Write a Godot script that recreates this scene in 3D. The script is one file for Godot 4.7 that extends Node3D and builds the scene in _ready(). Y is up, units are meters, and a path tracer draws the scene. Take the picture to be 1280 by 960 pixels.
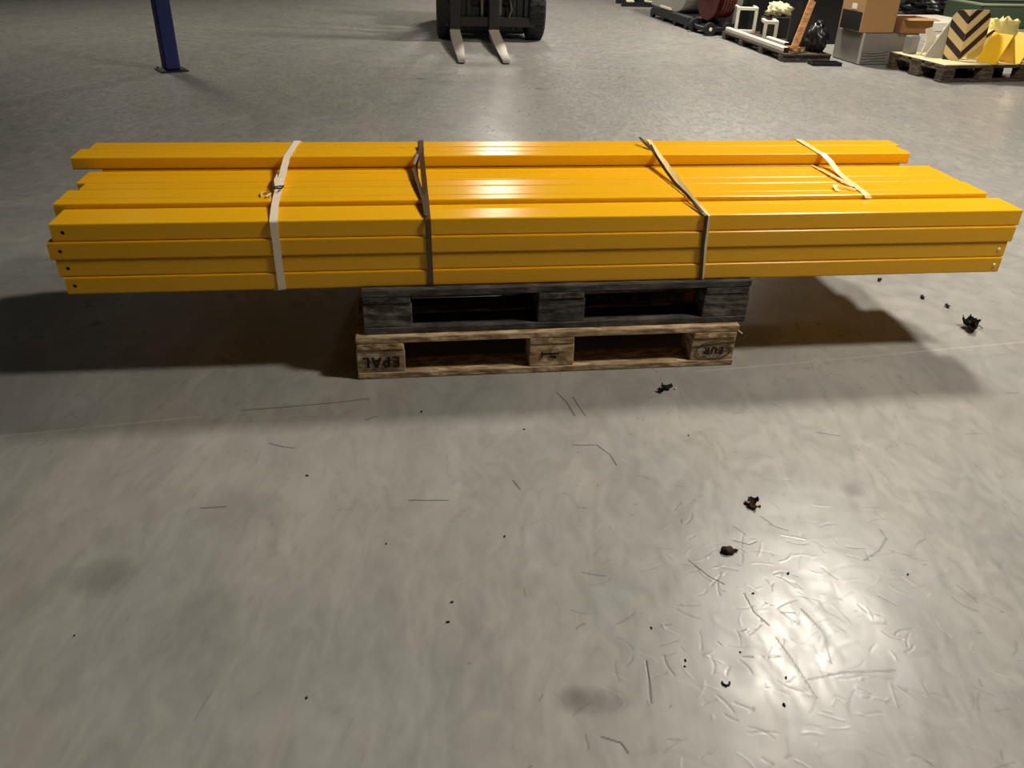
extends Node3D

var taken := {}
var M := {}
var rng := RandomNumberGenerator.new()

# frame of the beam bundle: the near left corner of the bundle and its turn about the vertical
const YAW := 0.1392
const ORIGIN := Vector3(-0.6772, 0.0, -2.2122)


# ------------------------------------------------------------------ naming and tagging
func numbered(called: String) -> String:
	if not taken.has(called):
		taken[called] = 0
		return called
	taken[called] += 1
	return "%s_%03d" % [called, taken[called]]


func tag(o: Node, label: String, category: String, group := "") -> Node:
	o.set_meta("label", label)
	o.set_meta("category", category)
	if group != "":
		o.set_meta("group", group)
	return o


func thing(called: String, label: String, category: String, at := Vector3.ZERO, turn := 0.0, group := "") -> Node3D:
	var o := Node3D.new()
	o.name = numbered(called)
	add_child(o)
	o.position = at
	o.rotation.y = turn
	tag(o, label, category, group)
	return o


func part(called: String, mesh: Mesh, m: Material, parent: Node, at := Vector3.ZERO, rot := Vector3.ZERO) -> MeshInstance3D:
	var o := MeshInstance3D.new()
	o.name = called
	o.mesh = mesh
	o.material_override = m
	o.cast_shadow = GeometryInstance3D.SHADOW_CASTING_SETTING_ON
	parent.add_child(o, true)
	o.position = at
	o.rotation = rot
	return o


func struct(called: String, mesh: Mesh, m: Material, at := Vector3.ZERO) -> MeshInstance3D:
	var o := part(called, mesh, m, self, at)
	o.set_meta("kind", "structure")
	return o


# ------------------------------------------------------------------ mesh helpers
func tri(st: SurfaceTool, a: Vector3, b: Vector3, c: Vector3, outward: Vector3) -> void:
	if (c - a).cross(b - a).dot(outward) < 0.0:
		var t := b
		b = c
		c = t
	st.add_vertex(a)
	st.add_vertex(b)
	st.add_vertex(c)


func quad(st: SurfaceTool, a: Vector3, b: Vector3, c: Vector3, d: Vector3, outward: Vector3) -> void:
	tri(st, a, b, c, outward)
	tri(st, a, c, d, outward)


func fresh(smooth := false) -> SurfaceTool:
	var st := SurfaceTool.new()
	st.begin(Mesh.PRIMITIVE_TRIANGLES)
	st.set_smooth_group(0 if smooth else -1)
	return st


func done(st: SurfaceTool) -> ArrayMesh:
	st.generate_normals()
	return st.commit()


# box with chamfered edges, centred on at
func add_box(st: SurfaceTool, size: Vector3, b := 0.003, xf := Transform3D()) -> void:
	var h := size / 2.0
	b = minf(b, minf(h.x, minf(h.y, h.z)) * 0.9)
	var c := {}
	for sx in [-1, 1]:
		for sy in [-1, 1]:
			for sz in [-1, 1]:
				var s := Vector3(sx, sy, sz)
				c[[sx, sy, sz, 0]] = xf * Vector3(s.x * h.x, s.y * (h.y - b), s.z * (h.z - b))
				c[[sx, sy, sz, 1]] = xf * Vector3(s.x * (h.x - b), s.y * h.y, s.z * (h.z - b))
				c[[sx, sy, sz, 2]] = xf * Vector3(s.x * (h.x - b), s.y * (h.y - b), s.z * h.z)
				tri(st, c[[sx, sy, sz, 0]], c[[sx, sy, sz, 1]], c[[sx, sy, sz, 2]], xf.basis * s)
	for s in [-1, 1]:
		quad(st, c[[s, -1, -1, 0]], c[[s, 1, -1, 0]], c[[s, 1, 1, 0]], c[[s, -1, 1, 0]], xf.basis * Vector3(s, 0, 0))
		quad(st, c[[-1, s, -1, 1]], c[[1, s, -1, 1]], c[[1, s, 1, 1]], c[[-1, s, 1, 1]], xf.basis * Vector3(0, s, 0))
		quad(st, c[[-1, -1, s, 2]], c[[1, -1, s, 2]], c[[1, 1, s, 2]], c[[-1, 1, s, 2]], xf.basis * Vector3(0, 0, s))
		for t in [-1, 1]:
			quad(st, c[[s, t, -1, 0]], c[[s, t, 1, 0]], c[[s, t, 1, 1]], c[[s, t, -1, 1]], xf.basis * Vector3(s, t, 0))
			quad(st, c[[s, -1, t, 0]], c[[s, 1, t, 0]], c[[s, 1, t, 2]], c[[s, -1, t, 2]], xf.basis * Vector3(s, 0, t))
			quad(st, c[[-1, s, t, 1]], c[[1, s, t, 1]], c[[1, s, t, 2]], c[[-1, s, t, 2]], xf.basis * Vector3(0, s, t))


func box(x: float, y: float, z: float, b := 0.003) -> ArrayMesh:
	var st := fresh()
	add_box(st, Vector3(x, y, z), b)
	return done(st)


# surface of revolution about y; profile of (radius, height)
func add_lathe(st: SurfaceTool, profile: Array, seg := 24, xf := Transform3D()) -> void:
	for i in profile.size() - 1:
		var p: Vector2 = profile[i]
		var q: Vector2 = profile[i + 1]
		for k in seg:
			var a := TAU * k / seg
			var b := TAU * (k + 1) / seg
			var pa := xf * Vector3(p.x * cos(a), p.y, p.x * sin(a))
			var pb := xf * Vector3(p.x * cos(b), p.y, p.x * sin(b))
			var qa := xf * Vector3(q.x * cos(a), q.y, q.x * sin(a))
			var qb := xf * Vector3(q.x * cos(b), q.y, q.x * sin(b))
			var mid := (a + b) / 2.0
			var d := q - p
			var outward := xf.basis * (Vector3(cos(mid), 0, sin(mid)) * d.y + Vector3(0, -d.x, 0))
			if p.x < 1e-6:
				tri(st, pa, qa, qb, outward)
			elif q.x < 1e-6:
				tri(st, pa, pb, qa, outward)
			else:
				quad(st, pa, pb, qb, qa, outward)


func lathe(profile: Array, seg := 24) -> ArrayMesh:
	var st := fresh()
	add_lathe(st, profile, seg)
	return done(st)


func cyl(r: float, h: float, seg := 20, bevel := 0.003) -> ArrayMesh:
	bevel = minf(bevel, minf(r, h / 2.0) * 0.8)
	return lathe([Vector2(0, -h / 2), Vector2(r - bevel, -h / 2), Vector2(r, -h / 2 + bevel), Vector2(r, h / 2 - bevel), Vector2(r - bevel, h / 2), Vector2(0, h / 2)], seg)


# round bar along a path
func add_tube(st: SurfaceTool, path: Array, r: float, seg := 8) -> void:
	var rings := []
	for i in path.size():
		var d: Vector3 = (path[mini(i + 1, path.size() - 1)] - path[maxi(i - 1, 0)]).normalized()
		var u := d.cross(Vector3.UP if absf(d.y) < 0.9 else Vector3.RIGHT).normalized()
		var v := d.cross(u)
		var ring := []
		for k in seg:
			ring.append(path[i] + (u * cos(TAU * k / seg) + v * sin(TAU * k / seg)) * r)
		rings.append(ring)
	for i in path.size() - 1:
		for k in seg:
			var n := (k + 1) % seg
			var mid: Vector3 = (rings[i][k] + rings[i][n]) / 2.0 - path[i]
			quad(st, rings[i][k], rings[i][n], rings[i + 1][n], rings[i + 1][k], mid)
	for k in range(1, seg - 1):
		tri(st, rings[0][0], rings[0][k], rings[0][k + 1], path[0] - path[1])
		tri(st, rings[-1][0], rings[-1][k], rings[-1][k + 1], path[-1] - path[-2])


func tube(path: Array, r: float, seg := 8) -> ArrayMesh:
	var st := fresh()
	add_tube(st, path, r, seg)
	return done(st)


# square bar from a to b
func add_bar(st: SurfaceTool, a: Vector3, b: Vector3, w: float, t: float, up := Vector3.UP, bevel := 0.003) -> void:
	var d := (b - a).normalized()
	var s := d.cross(up).normalized()
	var u := s.cross(d)
	add_box(st, Vector3(a.distance_to(b), t, w), bevel, Transform3D(Basis(d, u, s), (a + b) / 2.0))


func bar(a: Vector3, b: Vector3, w: float, t: float, up := Vector3.UP, bevel := 0.003) -> ArrayMesh:
	var st := fresh()
	add_bar(st, a, b, w, t, up, bevel)
	return done(st)


# flat outline (x, y) given thickness along z, centred on z = 0
func add_plate(st: SurfaceTool, poly: PackedVector2Array, thick: float, xf := Transform3D()) -> void:
	var idx := Geometry2D.triangulate_polygon(poly)
	var h := thick / 2.0
	for i in range(0, idx.size(), 3):
		for s in [-h, h]:
			var a := poly[idx[i]]
			var b := poly[idx[i + 1]]
			var c := poly[idx[i + 2]]
			tri(st, xf * Vector3(a.x, a.y, s), xf * Vector3(b.x, b.y, s), xf * Vector3(c.x, c.y, s), xf.basis * Vector3(0, 0, s))
	var turn := 1.0 if not Geometry2D.is_polygon_clockwise(poly) else -1.0
	for i in poly.size():
		var a := poly[i]
		var b := poly[(i + 1) % poly.size()]
		var outward := Vector3((b - a).y, -(b - a).x, 0) * turn
		quad(st, xf * Vector3(a.x, a.y, -h), xf * Vector3(b.x, b.y, -h), xf * Vector3(b.x, b.y, h), xf * Vector3(a.x, a.y, h), xf.basis * outward)


func plate(poly: PackedVector2Array, thick: float) -> ArrayMesh:
	var st := fresh()
	add_plate(st, poly, thick)
	return done(st)


# flat ribbon along a path, with the direction of its width at each point
func ribbon(path: Array, widths: Array, thick: float) -> ArrayMesh:
	var st := fresh()
	var ring := []
	for i in path.size():
		var d: Vector3 = (path[mini(i + 1, path.size() - 1)] - path[maxi(i - 1, 0)]).normalized()
		var w: Vector3 = widths[i] / 2.0
		var n := d.cross(w).normalized() * thick / 2.0
		ring.append([path[i] - w - n, path[i] + w - n, path[i] + w + n, path[i] - w + n])
	for i in path.size() - 1:
		for k in 4:
			var a: Vector3 = ring[i][k]
			var b: Vector3 = ring[i][(k + 1) % 4]
			quad(st, a, b, ring[i + 1][(k + 1) % 4], ring[i + 1][k], (a + b) / 2.0 - path[i])
	for e in [0, path.size() - 1]:
		var o: Vector3 = path[0] - path[1] if e == 0 else path[-1] - path[-2]
		quad(st, ring[e][0], ring[e][1], ring[e][2], ring[e][3], o)
	return done(st)


# lumpy closed shape: a ball squashed to size and pushed about by noise; flat underneath
func lump(size: Vector3, rough: float, sd: int, freq := 2.0, seg := 20, flat := -0.8) -> ArrayMesh:
	var n := FastNoiseLite.new()
	n.seed = sd
	n.frequency = freq
	var st := fresh(true)
	var rows := int(seg / 2.0)
	var pts := []
	for i in rows + 1:
		var row := []
		for k in seg:
			var th := PI * i / rows
			var ph := TAU * k / seg
			var d := Vector3(sin(th) * cos(ph), cos(th), sin(th) * sin(ph))
			var f := 1.0 + rough * n.get_noise_3dv(d)
			d *= f
			d.y = maxf(d.y, flat)
			row.append(Vector3(d.x * size.x / 2, (d.y - flat) * size.y / (1.0 - flat), d.z * size.z / 2))
		pts.append(row)
	for i in rows:
		for k in seg:
			var k2 := (k + 1) % seg
			var c: Vector3 = (pts[i][k] + pts[i + 1][k2]) / 2.0 - Vector3(0, size.y * 0.4, 0)
			if i > 0:
				tri(st, pts[i][k], pts[i][k2], pts[i + 1][k], c)
			if i < rows - 1:
				tri(st, pts[i][k2], pts[i + 1][k2], pts[i + 1][k], c)
	return done(st)


# crumpled thin sheet (dry leaf, cloth, torn film)
func sheet(w: float, d: float, curl: float, rough: float, sd: int, n := 8, thick := 0.0012) -> ArrayMesh:
	var noise := FastNoiseLite.new()
	noise.seed = sd
	noise.frequency = 1.3
	var p := []
	for i in n + 1:
		var row := []
		for k in n + 1:
			var u := float(i) / n * 2.0 - 1.0
			var v := float(k) / n * 2.0 - 1.0
			var edge := 1.0 + 0.25 * noise.get_noise_2d(u * 3.0 + 7.0, v * 3.0)
			if absf(u) > 0.5 and absf(v) > 0.5:
				edge *= 0.85
			var y := curl * u * u + curl * 0.5 * v * v + rough * (noise.get_noise_2d(u * 1.2, v * 1.2) + 0.5)
			row.append(Vector3(u * w / 2 * edge, maxf(y, thick), v * d / 2 * edge))
		p.append(row)
	var st := fresh()
	var t := Vector3(0, thick, 0)
	for i in n:
		for k in n:
			quad(st, p[i][k], p[i + 1][k], p[i + 1][k + 1], p[i][k + 1], Vector3.UP)
			quad(st, p[i][k] - t, p[i + 1][k] - t, p[i + 1][k + 1] - t, p[i][k + 1] - t, Vector3.DOWN)
	for i in n:
		for e in [0, n]:
			var o := Vector3(0, 0, -1 if e == 0 else 1)
			quad(st, p[i][e], p[i + 1][e], p[i + 1][e] - t, p[i][e] - t, o)
			quad(st, p[e][i], p[e][i + 1], p[e][i + 1] - t, p[e][i] - t, Vector3(o.z, 0, 0))
	return done(st)


# ------------------------------------------------------------------ materials
func mat(c: Color, rough := 0.6, metal := 0.0) -> StandardMaterial3D:
	var m := StandardMaterial3D.new()
	m.albedo_color = c
	m.roughness = rough
	m.metallic = metal
	return m


func rgb8(r: int, g: int, b: int) -> Color:
	return Color(r / 255.0, g / 255.0, b / 255.0)


func grain_image(base: Color, dark: Color, sd: int) -> ImageTexture:
	var w := 512
	var h := 256
	var img := Image.create(w, h, false, Image.FORMAT_RGB8)
	var a := FastNoiseLite.new()
	a.seed = sd
	a.frequency = 1.0
	var b := FastNoiseLite.new()
	b.seed = sd + 9
	b.frequency = 1.0
	b.fractal_octaves = 2
	for y in h:
		for x in w:
			var warp := 2.5 * a.get_noise_2d(x * 0.006, y * 0.02)
			var f := 0.5 + 0.55 * sin((y * 0.16 + warp * 3.0)) * 0.6 + 0.5 * b.get_noise_2d(x * 0.012, y * 0.30)
			var s := b.get_noise_2d(x * 0.02 + 90.0, y * 0.03)
			f = clampf(f + 0.35 * s, 0.0, 1.0)
			img.set_pixel(x, y, dark.lerp(base, f))
	return ImageTexture.create_from_image(img)


func wood(tex: ImageTexture, tint: Color, off: Vector3, bump: NoiseTexture2D) -> StandardMaterial3D:
	var m := mat(tint, 0.85)
	m.albedo_texture = tex
	m.uv1_triplanar = true
	m.uv1_scale = Vector3(1.3, 2.6, 2.6)
	m.uv1_offset = off
	m.normal_enabled = true
	m.normal_texture = bump
	m.normal_scale = 0.5
	return m


func noise_tex(sd: int, freq: float, size := 256, normal := false, bump := 4.0) -> NoiseTexture2D:
	var n := FastNoiseLite.new()
	n.seed = sd
	n.frequency = freq
	n.fractal_octaves = 4
	var t := NoiseTexture2D.new()
	t.width = size
	t.height = size
	t.seamless = true
	t.noise = n
	t.as_normal_map = normal
	t.bump_strength = bump
	return t


const TILE := 6.0  # the concrete's texture repeats every six metres


func to_px(x: float, z: float, n: int) -> Vector2:
	return Vector2(fposmod((x + 3.0) / TILE, 1.0) * n, fposmod((z + 6.6) / TILE, 1.0) * n)


func dab(img: Image, p: Vector2, r: float, c: Color, strength: float) -> void:
	var n := img.get_width()
	for y in range(int(p.y - r), int(p.y + r) + 2):
		for x in range(int(p.x - r), int(p.x + r) + 2):
			var d := Vector2(x, y).distance_to(p) / r
			if d < 1.0:
				var ix := posmod(x, n)
				var iy := posmod(y, n)
				img.set_pixel(ix, iy, img.get_pixel(ix, iy).lerp(c, strength * (1.0 - d * d)))


func stroke(img: Image, pts: Array, r: float, c: Color, strength: float) -> void:
	for i in pts.size() - 1:
		var a: Vector2 = pts[i]
		var b: Vector2 = pts[i + 1]
		var steps := int(ceil(a.distance_to(b) / maxf(r * 0.7, 0.6)))
		for k in steps:
			dab(img, a.lerp(b, float(k) / steps), r, c, strength)


func floor_material() -> StandardMaterial3D:
	var n := 1024
	var big := FastNoiseLite.new()
	big.seed = 5
	big.frequency = 1.0
	big.fractal_octaves = 4
	var fine := FastNoiseLite.new()
	fine.seed = 8
	fine.frequency = 1.0
	fine.fractal_octaves = 3
	var tint := FastNoiseLite.new()
	tint.seed = 21
	tint.frequency = 1.0
	var img := Image.create(n, n, false, Image.FORMAT_RGBF)
	var rough := Image.create(n, n, false, Image.FORMAT_RGB8)
	for y in n:
		for x in n:
			# noise on a torus so that the tile joins itself
			var ca := cos(TAU * x / n)
			var sa := sin(TAU * x / n)
			var cb := cos(TAU * y / n)
			var sb := sin(TAU * y / n)
			var p := Vector3(ca * (2.0 + cb), sa * (2.0 + cb), sb)
			var warp := Vector3(tint.get_noise_3dv(p * 2.0), tint.get_noise_3dv(p * 2.0 + Vector3(9, 0, 0)), 0) * 0.5
			var f := big.get_noise_3dv(p * 1.7 + warp)
			var g := fine.get_noise_3dv(p * 9.0 + warp * 4.0)
			var v := 0.60 + 0.055 * f + 0.04 * g
			var w := tint.get_noise_3dv(p * 1.1 + Vector3(0, 4, 2))
			img.set_pixel(x, y, Color(v * (1.0 + 0.015 * w), v * (0.985 - 0.002 * w), v * (0.945 - 0.012 * w)))
			var q := clampf(0.33 - 0.07 * f + 0.09 * g, 0.18, 0.6)
			rough.set_pixel(x, y, Color(q, q, q))
	img.resize(2048, 2048, Image.INTERPOLATE_CUBIC)
	var big_n := 2048
	# height for the relief of trowel marks and scratches
	var hn := FastNoiseLite.new()
	hn.seed = 33
	hn.frequency = 0.010
	hn.fractal_octaves = 3
	hn.domain_warp_enabled = true
	hn.domain_warp_amplitude = 40.0
	hn.domain_warp_frequency = 0.008
	var height: Image = hn.get_seamless_image(2048, 2048)
	height.convert(Image.FORMAT_RF)
	height.resize(256, 256, Image.INTERPOLATE_LANCZOS)
	height.resize(2048, 2048, Image.INTERPOLATE_CUBIC)
	var dark := Color(0.16, 0.145, 0.125)
	var pale := Color(0.80, 0.775, 0.72)
	rng.seed = 77
	# random fine scratches, most of them in front of the bundle on the right
	for i in 620:
		var cx := rng.randf_range(-2.9, 2.9)
		var cz := rng.randf_range(-6.5, -0.7)
		if i % 5 < 3:
			cx = rng.randfn(0.62, 0.24)
			cz = rng.randfn(-1.20, 0.24)
		var ang := rng.randf_range(-0.9, 0.9) if rng.randf() < 0.7 else rng.randf_range(0.9, 2.2)
		var ln := rng.randf_range(0.008, 0.06)
		var bend := rng.randf_range(-0.5, 0.5)
		var pts := []
		for k in 7:
			var t := float(k) / 6.0 - 0.5
			var a := ang + bend * t
			pts.append(to_px(cx, cz, big_n) + Vector2(cos(a), sin(a)) * t * ln / TILE * big_n)
		var is_dark := rng.randf() < 0.6
		stroke(img, pts, rng.randf_range(0.6, 1.0), dark if is_dark else pale, rng.randf_range(0.03, 0.16))
		stroke(height, pts, rng.randf_range(0.9, 1.5), Color.BLACK if is_dark else Color.WHITE, 0.07)
	# broad polished swirls left by the trowel
	for i in 110:
		var c := Vector2(rng.randf_range(0, big_n), rng.randf_range(0, big_n))
		if i % 3 == 0:
			c = to_px(rng.randfn(0.75, 0.3), rng.randfn(-1.25, 0.3), big_n)
		var rad := rng.randf_range(10, 45)
		var a0 := rng.randf_range(0, TAU)
		var pts := []
		for k in 9:
			pts.append(c + Vector2.from_angle(a0 + k * 0.22) * rad)
		stroke(height, pts, rng.randf_range(2.5, 5.0), Color.WHITE if i % 2 else Color.BLACK, 0.035)
		stroke(img, pts, rng.randf_range(2.0, 4.0), pale if i % 2 else dark, 0.02)
	# scratches that the photograph shows, x and z in metres
	var scr := [[0.551, -1.202, 0.569, -1.143, 0.589, -1.054], [0.514, -1.327, 0.523, -1.271, 0.546, -1.234], [0.279, -1.133, 0.276, -1.032], [0.483, -1.218, 0.497, -1.223], [0.471, -1.151, 0.494, -1.150], [0.522, -1.151, 0.548, -1.154], [0.134, -2.159, 0.164, -2.100, 0.184, -2.025], [0.182, -2.134, 0.214, -2.027],
		[0.170, -1.877, 0.236, -1.880, 0.269, -1.836, 0.282, -1.785], [-0.652, -1.839, -0.614, -1.826, -0.578, -1.820], [-0.779, -2.000, -0.670, -2.024, -0.515, -2.060, -0.425, -2.088], [-0.741, -1.557, -0.682, -1.566], [-0.247, -1.612, -0.149, -1.617], [0.628, -1.563, 0.670, -1.541],
		[0.616, -1.592, 0.637, -1.563], [0.527, -1.500, 0.562, -1.487, 0.584, -1.499], [0.411, -1.426, 0.447, -1.376, 0.478, -1.352], [0.817, -1.444, 0.863, -1.479, 0.900, -1.526, 0.897, -1.560], [0.008, -1.707, 0.028, -1.668], [0.870, -1.980, 0.933, -1.963], [-0.387, -1.992, -0.417, -1.969],
		[-2.303, -3.640, -2.144, -3.690], [0.626, -1.287, 0.656, -1.221, 0.646, -1.138], [0.586, -1.097, 0.671, -1.119, 0.767, -1.127], [0.176, -0.958, 0.210, -0.947, 0.222, -0.925]]
	for s in scr:
		var pts := []
		for k in range(0, s.size(), 2):
			pts.append(to_px(s[k], s[k + 1], big_n))
		stroke(img, pts, 0.8, dark, 0.45)
		stroke(height, pts, 1.0, Color.BLACK, 0.15)
	# the pale joint that runs across the floor under the pallets
	for s in [[-1.95, -1.70, -1.376, -1.834, -0.881, -1.964], [0.588, -2.318, 1.003, -2.415, 1.417, -2.517, 1.793, -2.608, 2.5, -2.78]]:
		var pts := []
		for k in range(0, s.size(), 2):
			pts.append(to_px(s[k], s[k + 1], big_n))
		stroke(img, pts, 1.5, pale, 0.26)
		stroke(height, pts, 2.0, Color.WHITE, 0.2)
	# dark smudges
	for s in [[-0.866, -1.318, 26, 0.20], [0.159, -1.035, 14, 0.22], [0.13, -1.035, 12, 0.2], [0.20, -1.037, 12, 0.16], [0.881, -1.711, 12, 0.16], [0.048, -1.333, 16, 0.07], [-1.222, -1.785, 50, 0.08], [-0.642, -1.546, 40, 0.08], [-0.3, -1.563, 40, 0.05], [-0.615, -1.191, 45, 0.07], [0.858, -1.274, 40, 0.08]]:
		dab(img, to_px(s[0], s[1], big_n), s[2], dark, s[3])
	# tyre marks and rubbed stripes farther down the hall
	for i in 26:
		var x0 := rng.randf_range(-2.9, 2.9)
		var z0 := rng.randf_range(-6.4, -3.2)
		var pts := []
		var a := rng.randf_range(-0.25, 0.35)
		for k in 9:
			pts.append(to_px(x0 + k * 0.14 * cos(a), z0 + k * 0.14 * sin(a + 0.04 * k), big_n))
		var ok := true
		for k in 8:
			if pts[k].distance_to(pts[k + 1]) > 200.0:
				ok = false
		if ok:
			stroke(img, pts, rng.randf_range(3.0, 9.0), dark if i % 3 else pale, 0.018)
	var m := StandardMaterial3D.new()
	img.convert(Image.FORMAT_RGB8)
	m.albedo_texture = ImageTexture.create_from_image(img)
	m.roughness = 1.0
	m.roughness_texture = ImageTexture.create_from_image(rough)
	m.roughness_texture_channel = BaseMaterial3D.TEXTURE_CHANNEL_RED
	height.bump_map_to_normal_map(22.0)
	m.normal_enabled = true
	m.normal_texture = ImageTexture.create_from_image(height)
	m.normal_scale = FLOOR_RELIEF
	m.metallic_specular = 0.4
	return m


const FLOOR_RELIEF := 0.032


func make_materials() -> void:
	M.floor = floor_material()
	M.wall = mat(rgb8(150, 148, 143), 0.9)
	M.ceiling = mat(rgb8(112, 112, 110), 0.95)
	# yellow powder coat
	var ynor := noise_tex(4, 0.02, 512, true, 3.0)
	var y := mat(rgb8(240, 178, 20), 0.22)
	y.metallic_specular = 0.42
	y.normal_enabled = true
	y.normal_texture = ynor
	y.normal_scale = 0.08
	y.uv1_triplanar = true
	y.uv1_scale = Vector3(0.6, 6.0, 6.0)
	M.yellow = y
	var y2: StandardMaterial3D = y.duplicate()
	y2.albedo_color = rgb8(236, 173, 20)
	y2.roughness = 0.26
	M.yellow_b = y2
	M.hole = mat(rgb8(60, 22, 14), 0.8)
	M.pin = mat(rgb8(236, 226, 190), 0.4)
	# woods
	var bump := noise_tex(14, 0.03, 256, true, 5.0)
	var pale_tex := grain_image(Color(1, 1, 1), Color(0.66, 0.60, 0.52), 3)
	var grey_tex := grain_image(Color(1, 1, 1), Color(0.52, 0.49, 0.46), 17)
	M.pale_wood = []
	M.grey_wood = []
	for i in 4:
		var o := Vector3(0.23 * i, 0.37 * i, 0.51 * i)
		M.pale_wood.append(wood(pale_tex, [rgb8(222, 194, 154), rgb8(210, 184, 148), rgb8(226, 200, 162), rgb8(202, 180, 148)][i], o, bump))
		M.grey_wood.append(wood(grey_tex, [rgb8(112, 105, 96), rgb8(98, 93, 88), rgb8(122, 114, 104), rgb8(88, 84, 80)][i], o, bump))
	M.brown_wood = []
	for i in 3:
		M.brown_wood.append(wood(grey_tex, [rgb8(92, 76, 58), rgb8(78, 66, 52), rgb8(104, 88, 68)][i], Vector3(0.3 * i, 0.2, 0.1), bump))
	M.plank = wood(pale_tex, rgb8(206, 150, 96), Vector3.ZERO, bump)
	M.stamp = mat(rgb8(26, 22, 20), 0.9)
	# straps
	M.white_strap = mat(rgb8(236, 222, 200), 0.5)
	M.brown_strap = mat(rgb8(84, 60, 36), 0.35)
	M.clear_strap = mat(rgb8(238, 212, 150), 0.35)
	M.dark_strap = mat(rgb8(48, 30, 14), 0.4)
	M.wire = mat(rgb8(70, 58, 48), 0.4, 0.7)
	# metal and plastics
	M.blue = mat(rgb8(11, 33, 98), 0.6)
	M.black = mat(rgb8(20, 20, 21), 0.5)
	M.rubber = mat(rgb8(22, 22, 22), 0.75)
	M.truck = mat(rgb8(22, 22, 22), 0.5)
	M.truck_grey = mat(rgb8(50, 47, 43), 0.5, 0.3)
	M.steel = mat(rgb8(150, 146, 138), 0.38, 0.75)
	M.dark_steel = mat(rgb8(70, 68, 64), 0.45, 0.6)
	M.chain = mat(rgb8(120, 112, 98), 0.4, 0.7)
	M.grey_paint = mat(rgb8(120, 120, 114), 0.5)
	M.light_grey = mat(rgb8(164, 162, 152), 0.5)
	M.red = mat(rgb8(84, 20, 16), 0.4)
	M.white = mat(rgb8(232, 226, 208), 0.5)
	M.cream = mat(rgb8(232, 218, 170), 0.7)
	M.cardboard = mat(rgb8(168, 128, 84), 0.9)
	M.cardboard_b = mat(rgb8(138, 102, 66), 0.9)
	M.grey_film = mat(rgb8(126, 122, 116), 0.35)
	M.green = mat(rgb8(70, 86, 64), 0.6)
	M.green_rim = mat(rgb8(150, 160, 136), 0.6)
	M.sign_cream = mat(rgb8(214, 188, 132), 0.5)
	M.sign_dark = mat(rgb8(44, 24, 20), 0.5)
	M.guard_yellow = mat(rgb8(240, 188, 30), 0.4)
	M.pale_yellow = mat(rgb8(244, 226, 140), 0.7)
	M.film = mat(rgb8(30, 28, 28), 0.3)
	M.leaf = mat(rgb8(52, 34, 20), 0.8)
	M.leaf_b = mat(rgb8(112, 82, 44), 0.8)
	M.chip = mat(rgb8(24, 20, 18), 0.8)
	var glow := mat(rgb8(255, 244, 226), 0.6)
	glow.emission_enabled = true
	glow.emission = rgb8(255, 240, 214)
	glow.emission_energy_multiplier = 3.0
	M.glow = glow


# ------------------------------------------------------------------ lamps
func lamp(at: Vector3, energy: float, tint: Color, cone: float, label: String) -> void:
	var t := thing("ceiling_lamp", label, "lamp", at, 0.0, "round lamps hanging from the ceiling")
	part("housing", lathe([Vector2(0.0, 0.22), Vector2(0.05, 0.22), Vector2(0.09, 0.16), Vector2(0.23, 0.04), Vector2(0.25, 0.0), Vector2(0.235, 0.0), Vector2(0.215, 0.035), Vector2(0.0, 0.05)], 32), M.dark_steel, t)
	part("diffuser", cyl(0.2, 0.012, 32), M.glow, t, Vector3(0, 0.02, 0))
	part("rod", tube([Vector3(0, 0.21, 0), Vector3(0, CEIL - at.y, 0)], 0.012), M.dark_steel, t)
	var l := SpotLight3D.new()
	l.name = "lamp_light"
	l.light_energy = energy
	l.light_color = tint
	l.light_size = 0.25
	l.spot_range = 60.0
	l.spot_attenuation = 2.0
	l.spot_angle = cone
	l.spot_angle_attenuation = 0.55
	l.rotation.x = -PI / 2
	l.shadow_enabled = true
	t.add_child(l)
	l.position = Vector3(0, -0.27, 0)


const CEIL := 5.2


# ------------------------------------------------------------------ steel beams
func beam_outline(w: float, h: float, r: float, groove: float) -> Array:
	# cross section (z, y), anticlockwise seen from +x; rounded corners and one shallow groove in the top
	var out := []
	for c in [[1, -1, -90.0], [1, 1, 0.0], [-1, 1, 90.0], [-1, -1, 180.0]]:
		var centre := Vector2(c[0] * (w / 2 - r), c[1] * (h / 2 - r))
		if c[0] == -1 and c[1] == 1 and groove > 0.0:
			for g in [[groove + 0.004, 0.0], [groove + 0.0015, -0.0022], [groove - 0.0015, -0.0022], [groove - 0.004, 0.0]]:
				out.append(Vector2(w / 2 - g[0] if false else w / 2 - w + g[0], h / 2 + g[1]))
		for k in 4:
			out.append(centre + Vector2.from_angle(deg_to_rad(c[2] + 30.0 * k)) * r)
	return out


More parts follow.
